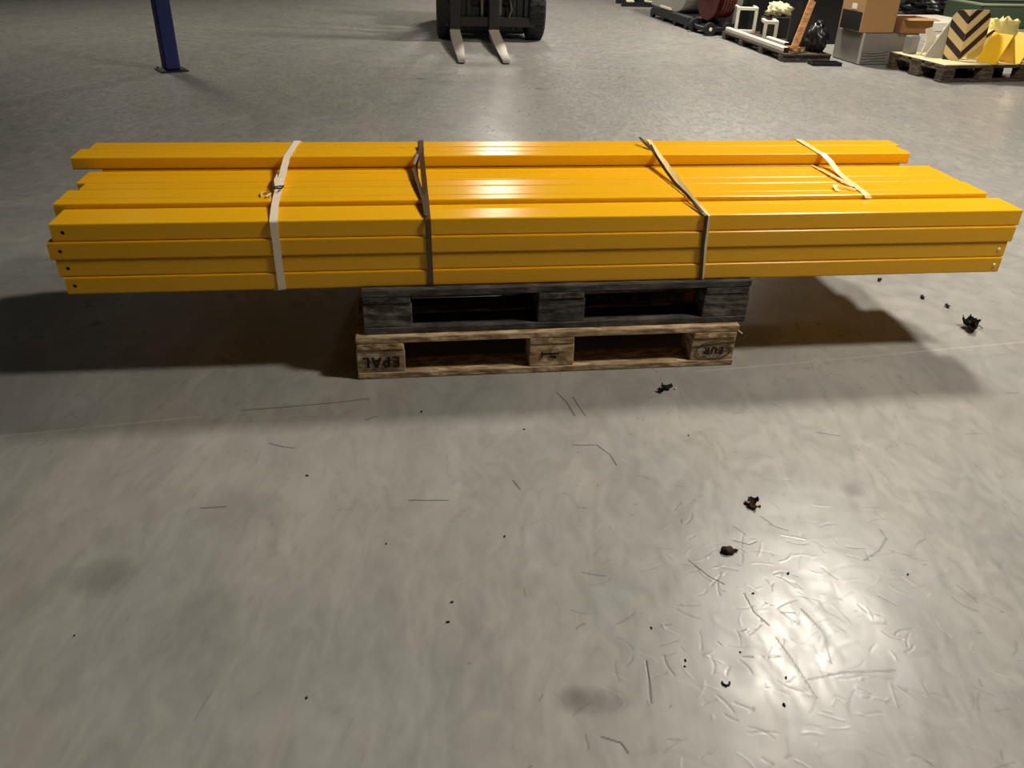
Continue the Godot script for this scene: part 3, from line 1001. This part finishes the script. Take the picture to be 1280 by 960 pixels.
func clutter() -> void:
	# far black frame with white fittings
	var t := thing("black_stand", "low black stand with white fittings, farthest thing along the right edge", "stand", Vector3(1.75, 0, -14.1), 0.1)
	part("base_rail", bar(Vector3(-0.25, 0.03, 0.1), Vector3(0.3, 0.03, 0.1), 0.08, 0.06), M.black, t)
	part("base_rail", bar(Vector3(-0.25, 0.03, -0.35), Vector3(0.3, 0.03, -0.35), 0.08, 0.06), M.black, t)
	part("upright", bar(Vector3(0.08, 0.06, 0.1), Vector3(0.08, 0.9, 0.1), 0.06, 0.06, Vector3(0, 0, 1)), M.black, t)
	part("upright", bar(Vector3(0.08, 0.06, -0.35), Vector3(0.08, 0.9, -0.35), 0.06, 0.06, Vector3(0, 0, 1)), M.black, t)
	part("top_rail", bar(Vector3(0.08, 0.88, -0.35), Vector3(0.08, 0.88, 0.1), 0.06, 0.06), M.black, t)
	part("white_foot", box(0.22, 0.03, 0.09, 0.01), M.white, t, Vector3(0.2, 0.075, 0.1), Vector3(0, 0, -0.12))
	part("white_foot", box(0.12, 0.03, 0.09, 0.01), M.white, t, Vector3(-0.12, 0.075, 0.1))

	# grey machine on a black base
	t = thing("floor_machine", "grey metal machine with a curved cut in its casing on a black wheeled base", "machine", Vector3(2.12, 0, -12.0), 0.2)
	part("base", box(0.42, 0.12, 1.40, 0.02), M.black, t, Vector3(0, 0.10, 0.07))
	for z in [-0.65, -0.2, 0.25, 0.65]:
		part("castor", cyl(0.06, 0.05, 16), M.rubber, t, Vector3(-0.18, 0.06, z), Vector3(0, 0, PI / 2))
		part("castor", cyl(0.06, 0.05, 16), M.rubber, t, Vector3(0.18, 0.06, z), Vector3(0, 0, PI / 2))
	var poly := PackedVector2Array([Vector2(-0.7, 0.0), Vector2(0.30, 0.0)])
	for k in 7:
		poly.append(Vector2(0.30 + 0.30 * sin(k / 6.0 * PI / 2), 0.30 - 0.28 * cos(k / 6.0 * PI / 2) + 0.0))
	poly.append_array(PackedVector2Array([Vector2(0.66, 0.62), Vector2(0.55, 0.85), Vector2(-0.62, 0.85), Vector2(-0.7, 0.78)]))
	part("casing", plate(poly, 0.40), M.light_grey, t, Vector3(0, 0.16, 0), Vector3(0, -PI / 2, 0))
	part("bumper_strip", box(0.02, 0.03, 0.42, 0.005), M.white, t, Vector3(-0.21, 0.175, -0.1))

	# cable drum
	t = thing("cable_drum", "dark red cable drum between round grey flanges, beside the grey machine", "cable drum", Vector3(2.38, 0, -10.98), 0.30)
	part("flange", lathe([Vector2(0.05, -0.012), Vector2(0.36, -0.012), Vector2(0.375, 0.0), Vector2(0.36, 0.012), Vector2(0.05, 0.012)], 40), M.light_grey, t, Vector3(0.10, 0.42, 0), Vector3(0, 0, PI / 2))
	part("rim_band", lathe([Vector2(0.362, -0.02), Vector2(0.388, -0.02), Vector2(0.388, 0.02), Vector2(0.362, 0.02), Vector2(0.362, -0.02)], 40), M.rubber, t, Vector3(0.11, 0.42, 0), Vector3(0, 0, PI / 2))
	part("flange", lathe([Vector2(0.05, -0.012), Vector2(0.26, -0.012), Vector2(0.27, 0.0), Vector2(0.26, 0.012), Vector2(0.05, 0.012)], 40), M.red, t, Vector3(-0.17, 0.42, 0), Vector3(0, 0, PI / 2))
	var st := fresh()
	var prof := [Vector2(0.0, -0.16)]
	for k in 13:
		prof.append(Vector2(0.23 + (0.012 if k % 2 else 0.0), -0.155 + k * 0.0195))
	prof.append(Vector2(0.0, 0.085))
	add_lathe(st, prof, 36)
	part("winding", done(st), M.red, t, Vector3(0, 0.42, 0), Vector3(0, 0, PI / 2))
	part("axle", cyl(0.04, 0.46, 16), M.dark_steel, t, Vector3(0, 0.42, 0), Vector3(0, 0, PI / 2))
	part("cradle", box(0.30, 0.05, 0.40, 0.01), M.black, t, Vector3(-0.09, 0.07, 0))
	for s in [-1, 1]:
		for z in [-0.16, 0.16]:
			var o := part("castor", cyl(0.075, 0.05, 20), M.rubber, t, Vector3(-0.09 + s * 0.12, 0.075, z * 1.25), Vector3(PI / 2, 0, 0))
			part("hub_cap", cyl(0.022, 0.056, 12), M.white, o)

	# skid with long bars
	var e := Vector2(0.988, -0.157)
	var yaw := 0.158
	t = thing("wooden_skid", "flat dark wooden skid on the floor carrying white bars, boards and scrap", "skid", Vector3(2.62, 0, -8.83), yaw)
	for k in 4:
		part("deck_board", box(0.12, 0.018, 1.75, 0.003), M.brown_wood[k % 3], t, Vector3(0.065 + k * 0.128, 0.069, -0.875))
	for z in [-0.08, -0.6, -1.15, -1.67]:
		part("bearer", box(0.52, 0.06, 0.09, 0.003), M.grey_wood[1], t, Vector3(0.26, 0.03, z))
	var sk := basis_from(e, Vector3(2.62, 0.078, -8.83))
	var bars := [["long white painted steel bar along the outer edge of the wooden skid", 0.06, -0.10, -1.72, 0.05], ["shorter white painted steel bar second from the outer edge of the wooden skid", 0.19, -0.38, -0.86, 0.06]]
	for q in bars:
		var o := thing("steel_bar", q[0], "bar", sk * Vector3(q[1], 0, 0), yaw)
		part("bar_body", bar(Vector3(0, q[4] / 2, q[2]), Vector3(0, q[4] / 2, q[3]), 0.055, q[4], Vector3.UP, 0.008), M.white, o)
		part("end_cap", box(0.05, q[4] - 0.006, 0.006, 0.001), M.black, o, Vector3(0, q[4] / 2, q[2] + 0.002))
	t = thing("board", "reddish brown wooden plank leaning upright at the near corner of the skid", "plank", sk * Vector3(0.08, 0.0, -0.03), yaw)
	part("plank", bar(Vector3(0.02, 0.03, 0.0), Vector3(0.30, 0.46, -0.34), 0.075, 0.022, Vector3(0.3, 0.6, 1), 0.003), M.plank, t)
	t = thing("timber_offcut", "short pale timber offcut lying behind the foot of the leaning plank", "offcut", sk * Vector3(0.19, 0.0, -0.24), yaw - 0.9)
	part("offcut", box(0.17, 0.04, 0.05, 0.003), M.plank, t, Vector3(0, 0.02, 0))
	t = thing("metal_sheet", "dark grey flat metal sheet standing on the skid behind the leaning plank", "panel", sk * Vector3(0.385, 0.0, -0.52), yaw)
	part("panel", plate(PackedVector2Array([Vector2(-0.14, 0), Vector2(0.13, 0), Vector2(0.15, 0.28), Vector2(0.06, 0.37), Vector2(-0.11, 0.35)]), 0.025), M.dark_steel, t, Vector3(0, 0, 0), Vector3(-0.15, 0, 0))
	# two white square frames
	for q in [["white square tube frame standing at the back of the skid beside the drum", Vector3(0.222, 0.0, -1.60), 0.24, 0.26], ["smaller white square tube frame in front of the larger one on the skid", Vector3(0.235, 0.0, -0.93), 0.15, 0.19]]:
		var o := thing("tube_frame", q[0], "frame", sk * q[1], yaw - 0.25)
		var w: float = q[2]
		var h: float = q[3]
		part("rail", box(w, 0.035, 0.035, 0.004), M.white, o, Vector3(0, 0.0175, 0))
		part("rail", box(w, 0.035, 0.035, 0.004), M.white, o, Vector3(0, h, 0))
		part("rail", box(0.035, h, 0.035, 0.004), M.white, o, Vector3(-w / 2 + 0.017, h / 2, 0))
		part("rail", box(0.035, h, 0.035, 0.004), M.white, o, Vector3(w / 2 - 0.017, h / 2, 0))
		part("back_rail", box(0.035, 0.035, 0.22, 0.004), M.white, o, Vector3(-w / 2 + 0.017, h, -0.12))
		part("back_rail", box(0.035, 0.035, 0.22, 0.004), M.white, o, Vector3(w / 2 - 0.017, h, -0.12))
	t = thing("crate", "dark open crate on the skid with crumpled cream cloth on top", "crate", sk * Vector3(0.47, 0, -1.34), yaw)
	part("body", box(0.22, 0.22, 0.36, 0.008), M.black, t, Vector3(0.02, 0.11, 0))
	part("side_slat", box(0.02, 0.05, 0.37, 0.003), M.brown_wood[0], t, Vector3(-0.10, 0.17, 0))
	t = thing("cloth", "crumpled cream cloth heaped on the dark crate", "cloth", sk * Vector3(0.48, 0.2205, -1.33), yaw)
	part("heap", lump(Vector3(0.26, 0.13, 0.26), 0.9, 31, 3.0, 24), M.cream, t)
	t = thing("black_bag", "slumped black plastic sack at the near right end of the skid", "sack", sk * Vector3(0.415, 0.0, -0.21), 0.3)
	part("sack", lump(Vector3(0.19, 0.26, 0.27), 0.5, 44, 2.2, 28), M.film, t)
	part("neck", lump(Vector3(0.09, 0.09, 0.09), 0.5, 45, 2.2, 14), M.film, t, Vector3(0.0, 0.21, 0.02))
	t = thing("black_tray", "flat black plastic tray with a raised rim on the floor before the sack", "tray", Vector3(2.99, 0, -8.74), 0.1)
	part("tray_base", box(0.30, 0.012, 0.14, 0.003), M.black, t, Vector3(0.02, 0.006, 0))
	for s in [-1, 1]:
		part("rim", box(0.30, 0.03, 0.012, 0.003), M.black, t, Vector3(0.02, 0.018, s * 0.064))
		part("rim", box(0.012, 0.03, 0.14, 0.003), M.black, t, Vector3(0.02 + s * 0.144, 0.018, 0))
	t = thing("dark_filler", "added black box filling the dark gap between the cable drum and the dark crate", "box", Vector3(2.98, 0, -11.25), 0.2)  # added black mass to darken the gap behind the tube frames
	part("body", box(0.55, 0.42, 0.40, 0.012), M.black, t, Vector3(0, 0.21, 0))
	part("lid", box(0.57, 0.03, 0.42, 0.008), M.truck_grey, t, Vector3(0, 0.435, 0))
	t = thing("white_fitting", "bent white metal fitting lying on the lid of the black box", "fitting", Vector3(2.92, 0.4505, -11.2), 0.5)
	part("plate", box(0.20, 0.012, 0.08, 0.003), M.white, t, Vector3(0, 0.006, 0))
	part("upstand", box(0.012, 0.10, 0.08, 0.003), M.white, t, Vector3(-0.094, 0.062, 0))
	t = thing("rag", "brown crumpled rag on the near edge of the dark scrap box", "rag", Vector3(3.62, 0.5205, -10.44), 0.2)
	part("heap", lump(Vector3(0.20, 0.09, 0.16), 0.8, 91, 3.0, 20), M.cardboard_b, t)
	# scrap further back
	t = thing("scrap_box", "open dark box of scrap metal behind the skid", "box", Vector3(3.45, 0, -10.6), 0.2)
	part("body", box(0.75, 0.50, 0.6, 0.01), M.truck, t, Vector3(0, 0.25, 0))
	part("rim", box(0.78, 0.03, 0.03, 0.004), M.light_grey, t, Vector3(0, 0.505, 0.3))
	part("rim", box(0.78, 0.03, 0.03, 0.004), M.light_grey, t, Vector3(0, 0.505, -0.3))
	part("rim", box(0.03, 0.03, 0.6, 0.004), M.light_grey, t, Vector3(-0.375, 0.505, 0))
	t = thing("white_plate", "white plastic plate lying on the dark scrap box", "plate", Vector3(3.32, 0.5205, -10.42), 0.3)
	part("plate_body", box(0.26, 0.02, 0.14, 0.006), M.white, t, Vector3(0, 0.01, 0))
	t = thing("pipe", "grey pipe laid slanting over the dark scrap box", "pipe", Vector3(3.5, 0.5205, -10.74), -0.1)
	part("pipe_body", tube([Vector3(-0.35, 0.025, 0.12), Vector3(0.4, 0.025, 0.12)], 0.024, 12), M.grey_paint, t)

	# wrapped grey box with cartons on top
	t = thing("wrapped_box", "grey film-wrapped box on the floor under the cardboard cartons", "box", Vector3(3.36, 0, -8.80), 0.2)
	part("body", box(0.62, 0.30, 0.5, 0.012), M.grey_film, t, Vector3(0.31, 0.15, -0.26))
	part("film_fold", ribbon([Vector3(0.0, 0.30, -0.0), Vector3(-0.004, 0.15, 0.0), Vector3(0.0, 0.01, 0.0)], [Vector3(0.02, 0, 0.012), Vector3(0.024, 0, 0.012), Vector3(0.02, 0, 0.012)], 0.002), M.light_grey, t)
	for k in 4:
		part("wrinkle", tube([Vector3(0.03, 0.03 + k * 0.03, -0.006), Vector3(0.15, 0.045 + k * 0.022, -0.004), Vector3(0.3, 0.04 + k * 0.03, -0.006)], 0.006, 6), M.grey_film, t)
	t = thing("cardboard_box", "large brown cardboard carton on the grey wrapped box", "box", Vector3(3.30, 0.301, -8.76), 0.2)
	part("carton", box(0.36, 0.38, 0.42, 0.006), M.cardboard, t, Vector3(0.20, 0.19, -0.24))
	part("label_patch", box(0.004, 0.05, 0.09, 0.001), M.white, t, Vector3(0.0185, 0.22, -0.22))
	part("dark_patch", box(0.004, 0.17, 0.36, 0.001), M.black, t, Vector3(0.0185, 0.095, -0.24))  # black panel over the lower left face
	part("tape", box(0.362, 0.003, 0.05, 0.001), M.cardboard_b, t, Vector3(0.20, 0.381, -0.24))
	t = thing("cardboard_tray", "low open cardboard tray right of the large carton", "tray", Vector3(3.70, 0.301, -8.88), 0.2)
	part("bottom", box(0.34, 0.006, 0.3, 0.002), M.cardboard_b, t, Vector3(0.18, 0.003, -0.1))
	for z in [-0.25, 0.05]:
		part("wall", box(0.34, 0.13, 0.008, 0.002), M.cardboard_b, t, Vector3(0.18, 0.068, z))
	for x in [0.012, 0.348]:
		part("wall", box(0.008, 0.13, 0.3, 0.002), M.cardboard_b, t, Vector3(x, 0.068, -0.1))
	part("flap", box(0.34, 0.006, 0.10, 0.002), M.cardboard, t, Vector3(0.18, 0.132, 0.10), Vector3(0.1, 0, 0))

	# pallet with guards
	var pe := Vector2(cos(0.25), -sin(0.25))
	var pf := basis_from(pe, Vector3(3.80, 0, -7.90))
	pallet("dark wooden pallet at the far right holding a chevron guard and yellow guards", pf * Vector3(0.475, 0, -0.40), 0.25, M.brown_wood, 3, 0.95, 0.8, 0.13)
	t = thing("cover_sheet", "pale flat sheet covering the deck of the far right pallet", "sheet", pf * Vector3(0, 0.1445, 0), 0.25)
	part("sheet_body", box(0.93, 0.01, 0.78, 0.003), M.cream, t, Vector3(0.475, 0.006, -0.40))
	var top := 0.157
	# chevron corner guard
	t = thing("corner_guard", "tall folded corner guard with dark and cream chevron stripes", "corner guard", Vector3(4.05, top, -8.19), 0.0)
	var wings := [Transform3D(Basis(Vector3.UP, PI - 0.42), Vector3.ZERO), Transform3D(Basis(Vector3.UP, 0.25), Vector3.ZERO)]
	var lean := Transform3D(Basis(Vector3(0, 0, 1), 0.03), Vector3.ZERO)
	for i in 2:
		var wid: float = 0.14 if i == 0 else 0.23
		var outl := PackedVector2Array([Vector2(0, 0), Vector2(wid, 0.0 if i == 0 else 0.14), Vector2(wid, 0.36), Vector2(wid - 0.04, 0.425), Vector2(0, 0.43)])
		st = fresh()
		add_plate(st, outl, 0.008, lean * wings[i])
		var wing := part("wing", done(st), M.sign_cream, t)
		var k := 0
		for y in [-0.14, 0.01, 0.16, 0.31]:
			var rise := 0.9
			var stripe := PackedVector2Array([Vector2(0, y), Vector2(wid, y + wid * rise), Vector2(wid, y + wid * rise + 0.065), Vector2(0, y + 0.065)])
			var cut := Geometry2D.intersect_polygons(stripe, outl)
			if cut.size() > 0:
				st = fresh()
				add_plate(st, cut[0], 0.012, lean * wings[i])
				part("stripe", done(st), M.sign_dark, wing)
			k += 1
	# grey white triangular plate
	t = thing("triangle_plate", "pale grey triangular plate leaning against the chevron corner guard", "plate", Vector3(3.97, top, -8.36), 0.25)
	part("plate_body", plate(PackedVector2Array([Vector2(-0.20, 0), Vector2(0.03, 0.0), Vector2(0.10, 0.34), Vector2(0.05, 0.36)]), 0.02), M.light_grey, t, Vector3(0, 0.003, 0), Vector3(-0.12, 0, 0))
	# curved white bracket
	t = thing("plastic_bracket", "curved white plastic bracket standing on the left of the far right pallet", "bracket", Vector3(3.855, top, -8.47), 0.1)
	var cup := []
	var cw := []
	for k in 7:
		var a := k / 6.0
		cup.append(Vector3(-0.03 + 0.06 * sin(a * PI) * 0.6, 0.02 + a * 0.22, 0.02 * sin(a * PI)))
		cw.append(Vector3(0.08 + 0.04 * sin(a * PI), 0.03 - 0.02 * a, -0.05))
	part("bracket_body", ribbon(cup, cw, 0.012), M.white, t)
	t = thing("grey_block", "small grey block beside the curved white bracket on the pallet", "block", Vector3(3.74, top, -8.56), 0.25)
	part("block_body", box(0.10, 0.16, 0.1, 0.01), M.grey_film, t, Vector3(0, 0.08, 0))
	t = thing("cloth", "bunched cream cloth behind the pale triangular plate", "cloth", Vector3(4.10, top, -8.56), 0.3)
	part("heap", lump(Vector3(0.26, 0.27, 0.18), 0.7, 61, 2.6, 24), M.cream, t)
	# yellow roof-shaped guards lying on the pallet
	var roof := PackedVector2Array([Vector2(-0.13, 0), Vector2(-0.115, 0), Vector2(0.0, 0.225), Vector2(0.115, 0), Vector2(0.13, 0), Vector2(0.007, 0.245), Vector2(-0.007, 0.245)])
	for q in [["bright yellow folded guard lying ridge up at the front of the far right pallet", Vector3(4.41, top, -8.04), 0.42, 0.21], ["yellow folded guard at the right edge of the photo, beside another one", Vector3(4.68, top, -8.14), 0.42, 0.20]]:
		var o := thing("yellow_guard", q[0], "guard", q[1], q[2])
		var ln: float = q[3]
		part("folded_plate", plate(roof, ln), M.guard_yellow, o, Vector3(0, 0, -ln / 2))
	t = thing("cloth", "pale yellow cloth draped over the yellow guards", "cloth", Vector3(4.54, top, -8.53), 0.2)
	part("heap", lump(Vector3(0.40, 0.34, 0.17), 0.6, 71, 2.0, 28), M.pale_yellow, t)
	t = thing("yellow_board", "pale yellow board with a dark edge leaning behind the yellow guards", "board", Vector3(4.20, top, -8.34), 0.2)
	part("board_body", plate(PackedVector2Array([Vector2(-0.02, 0), Vector2(0.26, 0), Vector2(0.26, 0.24), Vector2(0.20, 0.25), Vector2(-0.02, 0.10)]), 0.02), M.pale_yellow, t, Vector3(0, 0.002, 0), Vector3(-0.05, 0, 0))
	part("dark_edge", bar(Vector3(-0.02, 0.092, 0.012), Vector3(0.20, 0.242, 0.0), 0.02, 0.022, Vector3(0, 0, 1), 0.002), M.sign_dark, t)

	# green container
	t = thing("green_container", "grey green open container with a pale rim behind the yellow guards", "container", Vector3(6.85, 0, -12.95), 0.15)
	var gw := 1.3
	var gh := 0.30
	var gd := 0.85
	part("bottom", box(gw, 0.03, gd, 0.005), M.green, t, Vector3(0, 0.015, 0))
	for s in [-1, 1]:
		part("side", box(gw, gh, 0.03, 0.005), M.green, t, Vector3(0, gh / 2, s * (gd / 2 - 0.015)))
		part("side", box(0.03, gh, gd, 0.005), M.green, t, Vector3(s * (gw / 2 - 0.015), gh / 2, 0))
		part("rim", box(gw + 0.04, 0.03, 0.05, 0.008), M.green_rim, t, Vector3(0, gh, s * (gd / 2 - 0.015)))
		part("rim", box(0.05, 0.03, gd, 0.008), M.green_rim, t, Vector3(s * (gw / 2 - 0.015), gh, 0))
	# white sheet and black film behind
	t = thing("flat_carton", "large white flat carton lying behind the cardboard tray", "carton", Vector3(5.62, 0, -12.35), 0.25)
	part("panel_body", box(0.75, 0.12, 0.85, 0.01), M.white, t, Vector3(0, 0.06, 0))
	t = thing("black_film", "heap of glossy black film at the top right, left of the green container", "film", Vector3(6.35, 0, -13.9), 0.2)
	part("heap", lump(Vector3(1.1, 0.30, 0.6), 0.8, 81, 3.0, 36), M.film, t)


# ------------------------------------------------------------------ dirt on the floor
func debris() -> void:
	var t := thing("dry_leaf", "largest crumpled dark dry leaf, on the floor right of the pallets", "leaf", Vector3(1.644, 0, -2.693), 0.4)
	part("blade", sheet(0.045, 0.055, 0.022, 0.020, 3), M.chip, t, Vector3(0.004, 0.001, -0.012))
	part("blade", sheet(0.05, 0.03, 0.018, 0.014, 5), M.leaf, t, Vector3(-0.010, 0.001, 0.012), Vector3(0, 0.6, 0))
	part("stem", tube([Vector3(0.02, 0.004, 0), Vector3(0.035, 0.012, 0.004), Vector3(0.045, 0.003, 0.012)], 0.0018, 6), M.chip, t)
	t = thing("dry_leaf", "small dark curled leaf on the floor just in front of the pallets", "leaf", Vector3(0.470, 0, -2.194), 0.2)
	part("blade", sheet(0.036, 0.018, 0.008, 0.010, 9), M.chip, t, Vector3(0.005, 0.001, 0))
	part("blade", sheet(0.012, 0.02, 0.006, 0.006, 10), M.chip, t, Vector3(-0.02, 0.001, 0.014), Vector3(0, 0.5, 0))
	part("torn_tip", sheet(0.009, 0.006, 0.002, 0.003, 11, 4), M.white, t, Vector3(0.035, 0.001, 0.002))
	t = thing("dry_leaf", "brown broken leaf crumbs in the middle right of the floor", "leaf", Vector3(0.604, 0, -1.632), -0.3)
	part("blade", sheet(0.026, 0.022, 0.008, 0.012, 15), M.leaf, t, Vector3(0.002, 0.001, -0.008))
	part("blade", sheet(0.022, 0.012, 0.005, 0.008, 16), M.leaf_b, t, Vector3(0.004, 0.001, 0.009), Vector3(0, -0.4, 0))
	part("crumb", lump(Vector3(0.010, 0.007, 0.009), 0.6, 17, 2.0, 12), M.leaf, t, Vector3(-0.014, 0, -0.003))
	part("crumb", lump(Vector3(0.007, 0.005, 0.006), 0.6, 18, 2.0, 12), M.leaf_b, t, Vector3(0.020, 0, -0.002))
	t = thing("stone_chip", "dark pointed stone chip nearest the glare on the floor", "stone", Vector3(0.507, 0, -1.457), 0.0)
	part("chip_body", lump(Vector3(0.032, 0.014, 0.022), 0.55, 23, 1.6, 18, -0.5), M.leaf, t)
	part("spike", lump(Vector3(0.016, 0.008, 0.006), 0.4, 24, 1.6, 12, -0.5), M.leaf, t, Vector3(0.017, 0.001, -0.002))
	for q in [[1.477, -3.129, "flat black scrap near the shadow's edge right of the pallets"], [1.583, -2.963, "flat black scrap halfway between two others right of the pallets"], [1.645, -2.886, "three-pointed black scrap just behind the largest crumpled leaf"]]:
		t = thing("rubber_scrap", q[2], "scrap", Vector3(q[0], 0, q[1]), q[0] * 3.0)
		part("scrap_body", sheet(0.024, 0.014, 0.005, 0.006, int(q[0] * 100)), M.chip, t, Vector3(0, 0.001, 0))
	t = thing("hook_scrap", "tiny black curved scrap in the glare on the floor", "scrap", Vector3(0.425, 0, -1.081), 0.0)
	part("curl", tube([Vector3(-0.007, 0.002, -0.004), Vector3(-0.005, 0.002, 0.002), Vector3(0.0, 0.002, 0.005), Vector3(0.006, 0.002, 0.002), Vector3(0.008, 0.002, -0.004)], 0.0019, 6), M.chip, t)
	rng.seed = 5
	for q in [[0.535, -1.325, 4, "just before the dark stone chip"],
		[0.524, -1.037, 5, "below the tiny black curved scrap"],
		[0.357, -1.135, 4, "left of the glare, lower of a pair"],
		[0.353, -1.12, 3, "left of the glare, upper of a pair"],
		[0.301, -1.217, 4, "left of the glare, above the pair"],
		[-0.006, -1.486, 4.5, "alone in the middle of the front floor"],
		[-0.277, -1.449, 3.5, "under the second strap, halfway down the front floor"],
		[-0.112, -1.272, 4.5, "left of centre, upper of two near each other"],
		[-0.116, -1.216, 5, "left of centre, lower of two near each other"],
		[0.038, -1.945, 4, "in front of the middle block of the pale pallet"],
		[-0.516, -1.698, 5, "well in front of the pale pallet's left corner"],
		[-0.259, -2.022, 6, "close before the lettered left block of the pale pallet"],
		[0.629, -1.391, 5, "right of the dark stone chip"],
		[0.9, -1.4, 4, "far right of the dark stone chip"],
		[0.47, -1.16, 3, "inside the glare, near its upper left"],
		[0.545, -1.1, 4, "inside the glare, beside the long scratch"],
		[-0.85, -1.15, 3, "on the front floor farthest to the left"],
		[0.5, -1.94, 4, "between the small curled leaf and the brown crumbs"],
		[-0.36, -1.02, 4, "nearest the bottom edge of the photo, left half"]]:
		t = thing("dirt_chip", "tiny dark chip on the concrete, " + q[3], "chip", Vector3(q[0], 0, q[1]), rng.randf() * 6.0, "tiny dark chips on the floor")
		part("chip_body", lump(Vector3(q[2] * 0.0017, q[2] * 0.0007, q[2] * 0.001), 0.6, int(q[2] * 7), 1.8, 10, -0.5), M.chip, t)


func _ready() -> void:
	# camera
	var cam := Camera3D.new()
	cam.name = "camera"
	add_child(cam)
	cam.fov = rad_to_deg(2.0 * atan(480.0 / 1030.05))
	cam.transform = Transform3D(Basis(Vector3.RIGHT, -0.5235) * Basis(Vector3(0, 0, 1), 0.0309), Vector3(0, 1.2696, 0))
	cam.near = 0.05
	cam.far = 100.0
	cam.current = true
	# sky and exposure: the hall is closed, so only its lamps light it
	var env := Environment.new()
	env.background_mode = Environment.BG_COLOR
	env.background_color = Color(0.02, 0.02, 0.025)
	env.tonemap_mode = Environment.TONE_MAPPER_LINEAR
	env.tonemap_exposure = 1.0
	env.ssao_enabled = true
	env.ssil_enabled = true
	env.sdfgi_enabled = true
	var we := WorldEnvironment.new()
	we.name = "world_environment"
	we.environment = env
	add_child(we)
	make_materials()
	M.fork = mat(rgb8(150, 142, 128), 0.4, 0.5)
	# lamps of the hall; the cool one and the one past the post are added
	var warm := Color(1.0, 0.97, 0.92)
	var cool := Color(0.80, 0.90, 1.0)
	for q in [[2.25, 3.8, -4.5, 14.8, warm, 76.0, "round domed ceiling lamp behind the bundle on its right, hanging over the open floor"], [2.5, 3.8, -1.85, 10.5, warm, 70.0, "round domed ceiling lamp nearest the camera, hanging right of the bundle"], [2.4, 3.8, -9.9, 20.0, warm, 67.0, "round domed ceiling lamp hanging between the forklift and the skid"], [-0.35, 3.8, -14.0, 13.0, warm, 84.0, "round domed ceiling lamp hanging far behind the forklift"], [-3.0, 3.8, -24.0, 12.0, warm, 60.0, "round domed ceiling lamp hanging farthest down the hall on the left"], [6.3, 3.8, -11.0, 12.0, warm, 56.0, "round domed ceiling lamp hanging above the green container"], [-5.0, 3.8, -1.5, 0.4, cool, 70.0, "unseen cool lamp added to tint the left of the hall"], [-4.6, 3.8, -9.5, 6.0, warm, 60.0, "unseen domed lamp added to brighten the far left floor behind the blue post"], [4.0, 3.8, -20.0, 12.0, warm, 60.0, "round domed ceiling lamp hanging farthest down the hall on the right"]]:
		lamp(Vector3(q[0], q[1], q[2]), q[3], q[4], q[5], q[6])
	# the hall
	var fl := SurfaceTool.new()
	fl.begin(Mesh.PRIMITIVE_TRIANGLES)
	var x0 := -14.0
	var x1 := 14.0
	var z0 := -32.0
	var z1 := 7.0
	var cs := [Vector3(x0, 0, z0), Vector3(x1, 0, z0), Vector3(x1, 0, z1), Vector3(x0, 0, z1)]
	for i in [0, 1, 2, 0, 2, 3]:
		var c: Vector3 = cs[i]
		fl.set_normal(Vector3.UP)
		fl.set_uv(Vector2((c.x + 3.0) / TILE, (c.z + 6.6) / TILE))
		fl.add_vertex(c)
	# underside and edges give the slab its thickness
	var dn := Vector3(0, -0.2, 0)
	for f in [[cs[0] + dn, cs[3] + dn, cs[2] + dn, cs[1] + dn, Vector3.DOWN], [cs[0], cs[3], cs[3] + dn, cs[0] + dn, Vector3.LEFT], [cs[2], cs[1], cs[1] + dn, cs[2] + dn, Vector3.RIGHT], [cs[1], cs[0], cs[0] + dn, cs[1] + dn, Vector3(0, 0, -1)], [cs[3], cs[2], cs[2] + dn, cs[3] + dn, Vector3(0, 0, 1)]]:
		for i in [0, 1, 2, 0, 2, 3]:
			fl.set_normal(f[4])
			fl.set_uv(Vector2(f[i].x / TILE, f[i].z / TILE))
			fl.add_vertex(f[i])
	fl.generate_tangents()
	struct("floor", fl.commit(), M.floor)
	struct("ceiling", box(28.4, 0.2, 39.4, 0.01), M.ceiling, Vector3(0, CEIL + 0.1, -12.5))
	struct("wall_left", box(0.2, CEIL + 0.2, 39.0, 0.01), M.wall, Vector3(-14.1, CEIL / 2 - 0.1, -12.5))
	struct("wall_right", box(0.2, CEIL + 0.2, 39.0, 0.01), M.wall, Vector3(14.1, CEIL / 2 - 0.1, -12.5))
	struct("wall_back", box(28.4, CEIL + 0.2, 0.2, 0.01), M.wall, Vector3(0, CEIL / 2 - 0.1, -32.1))
	struct("wall_front", box(28.4, CEIL + 0.2, 0.2, 0.01), M.wall, Vector3(0, CEIL / 2 - 0.1, 7.1))
	pallets()
	bundle()
	straps()
	forklift()
	post()
	clutter()
	debris()
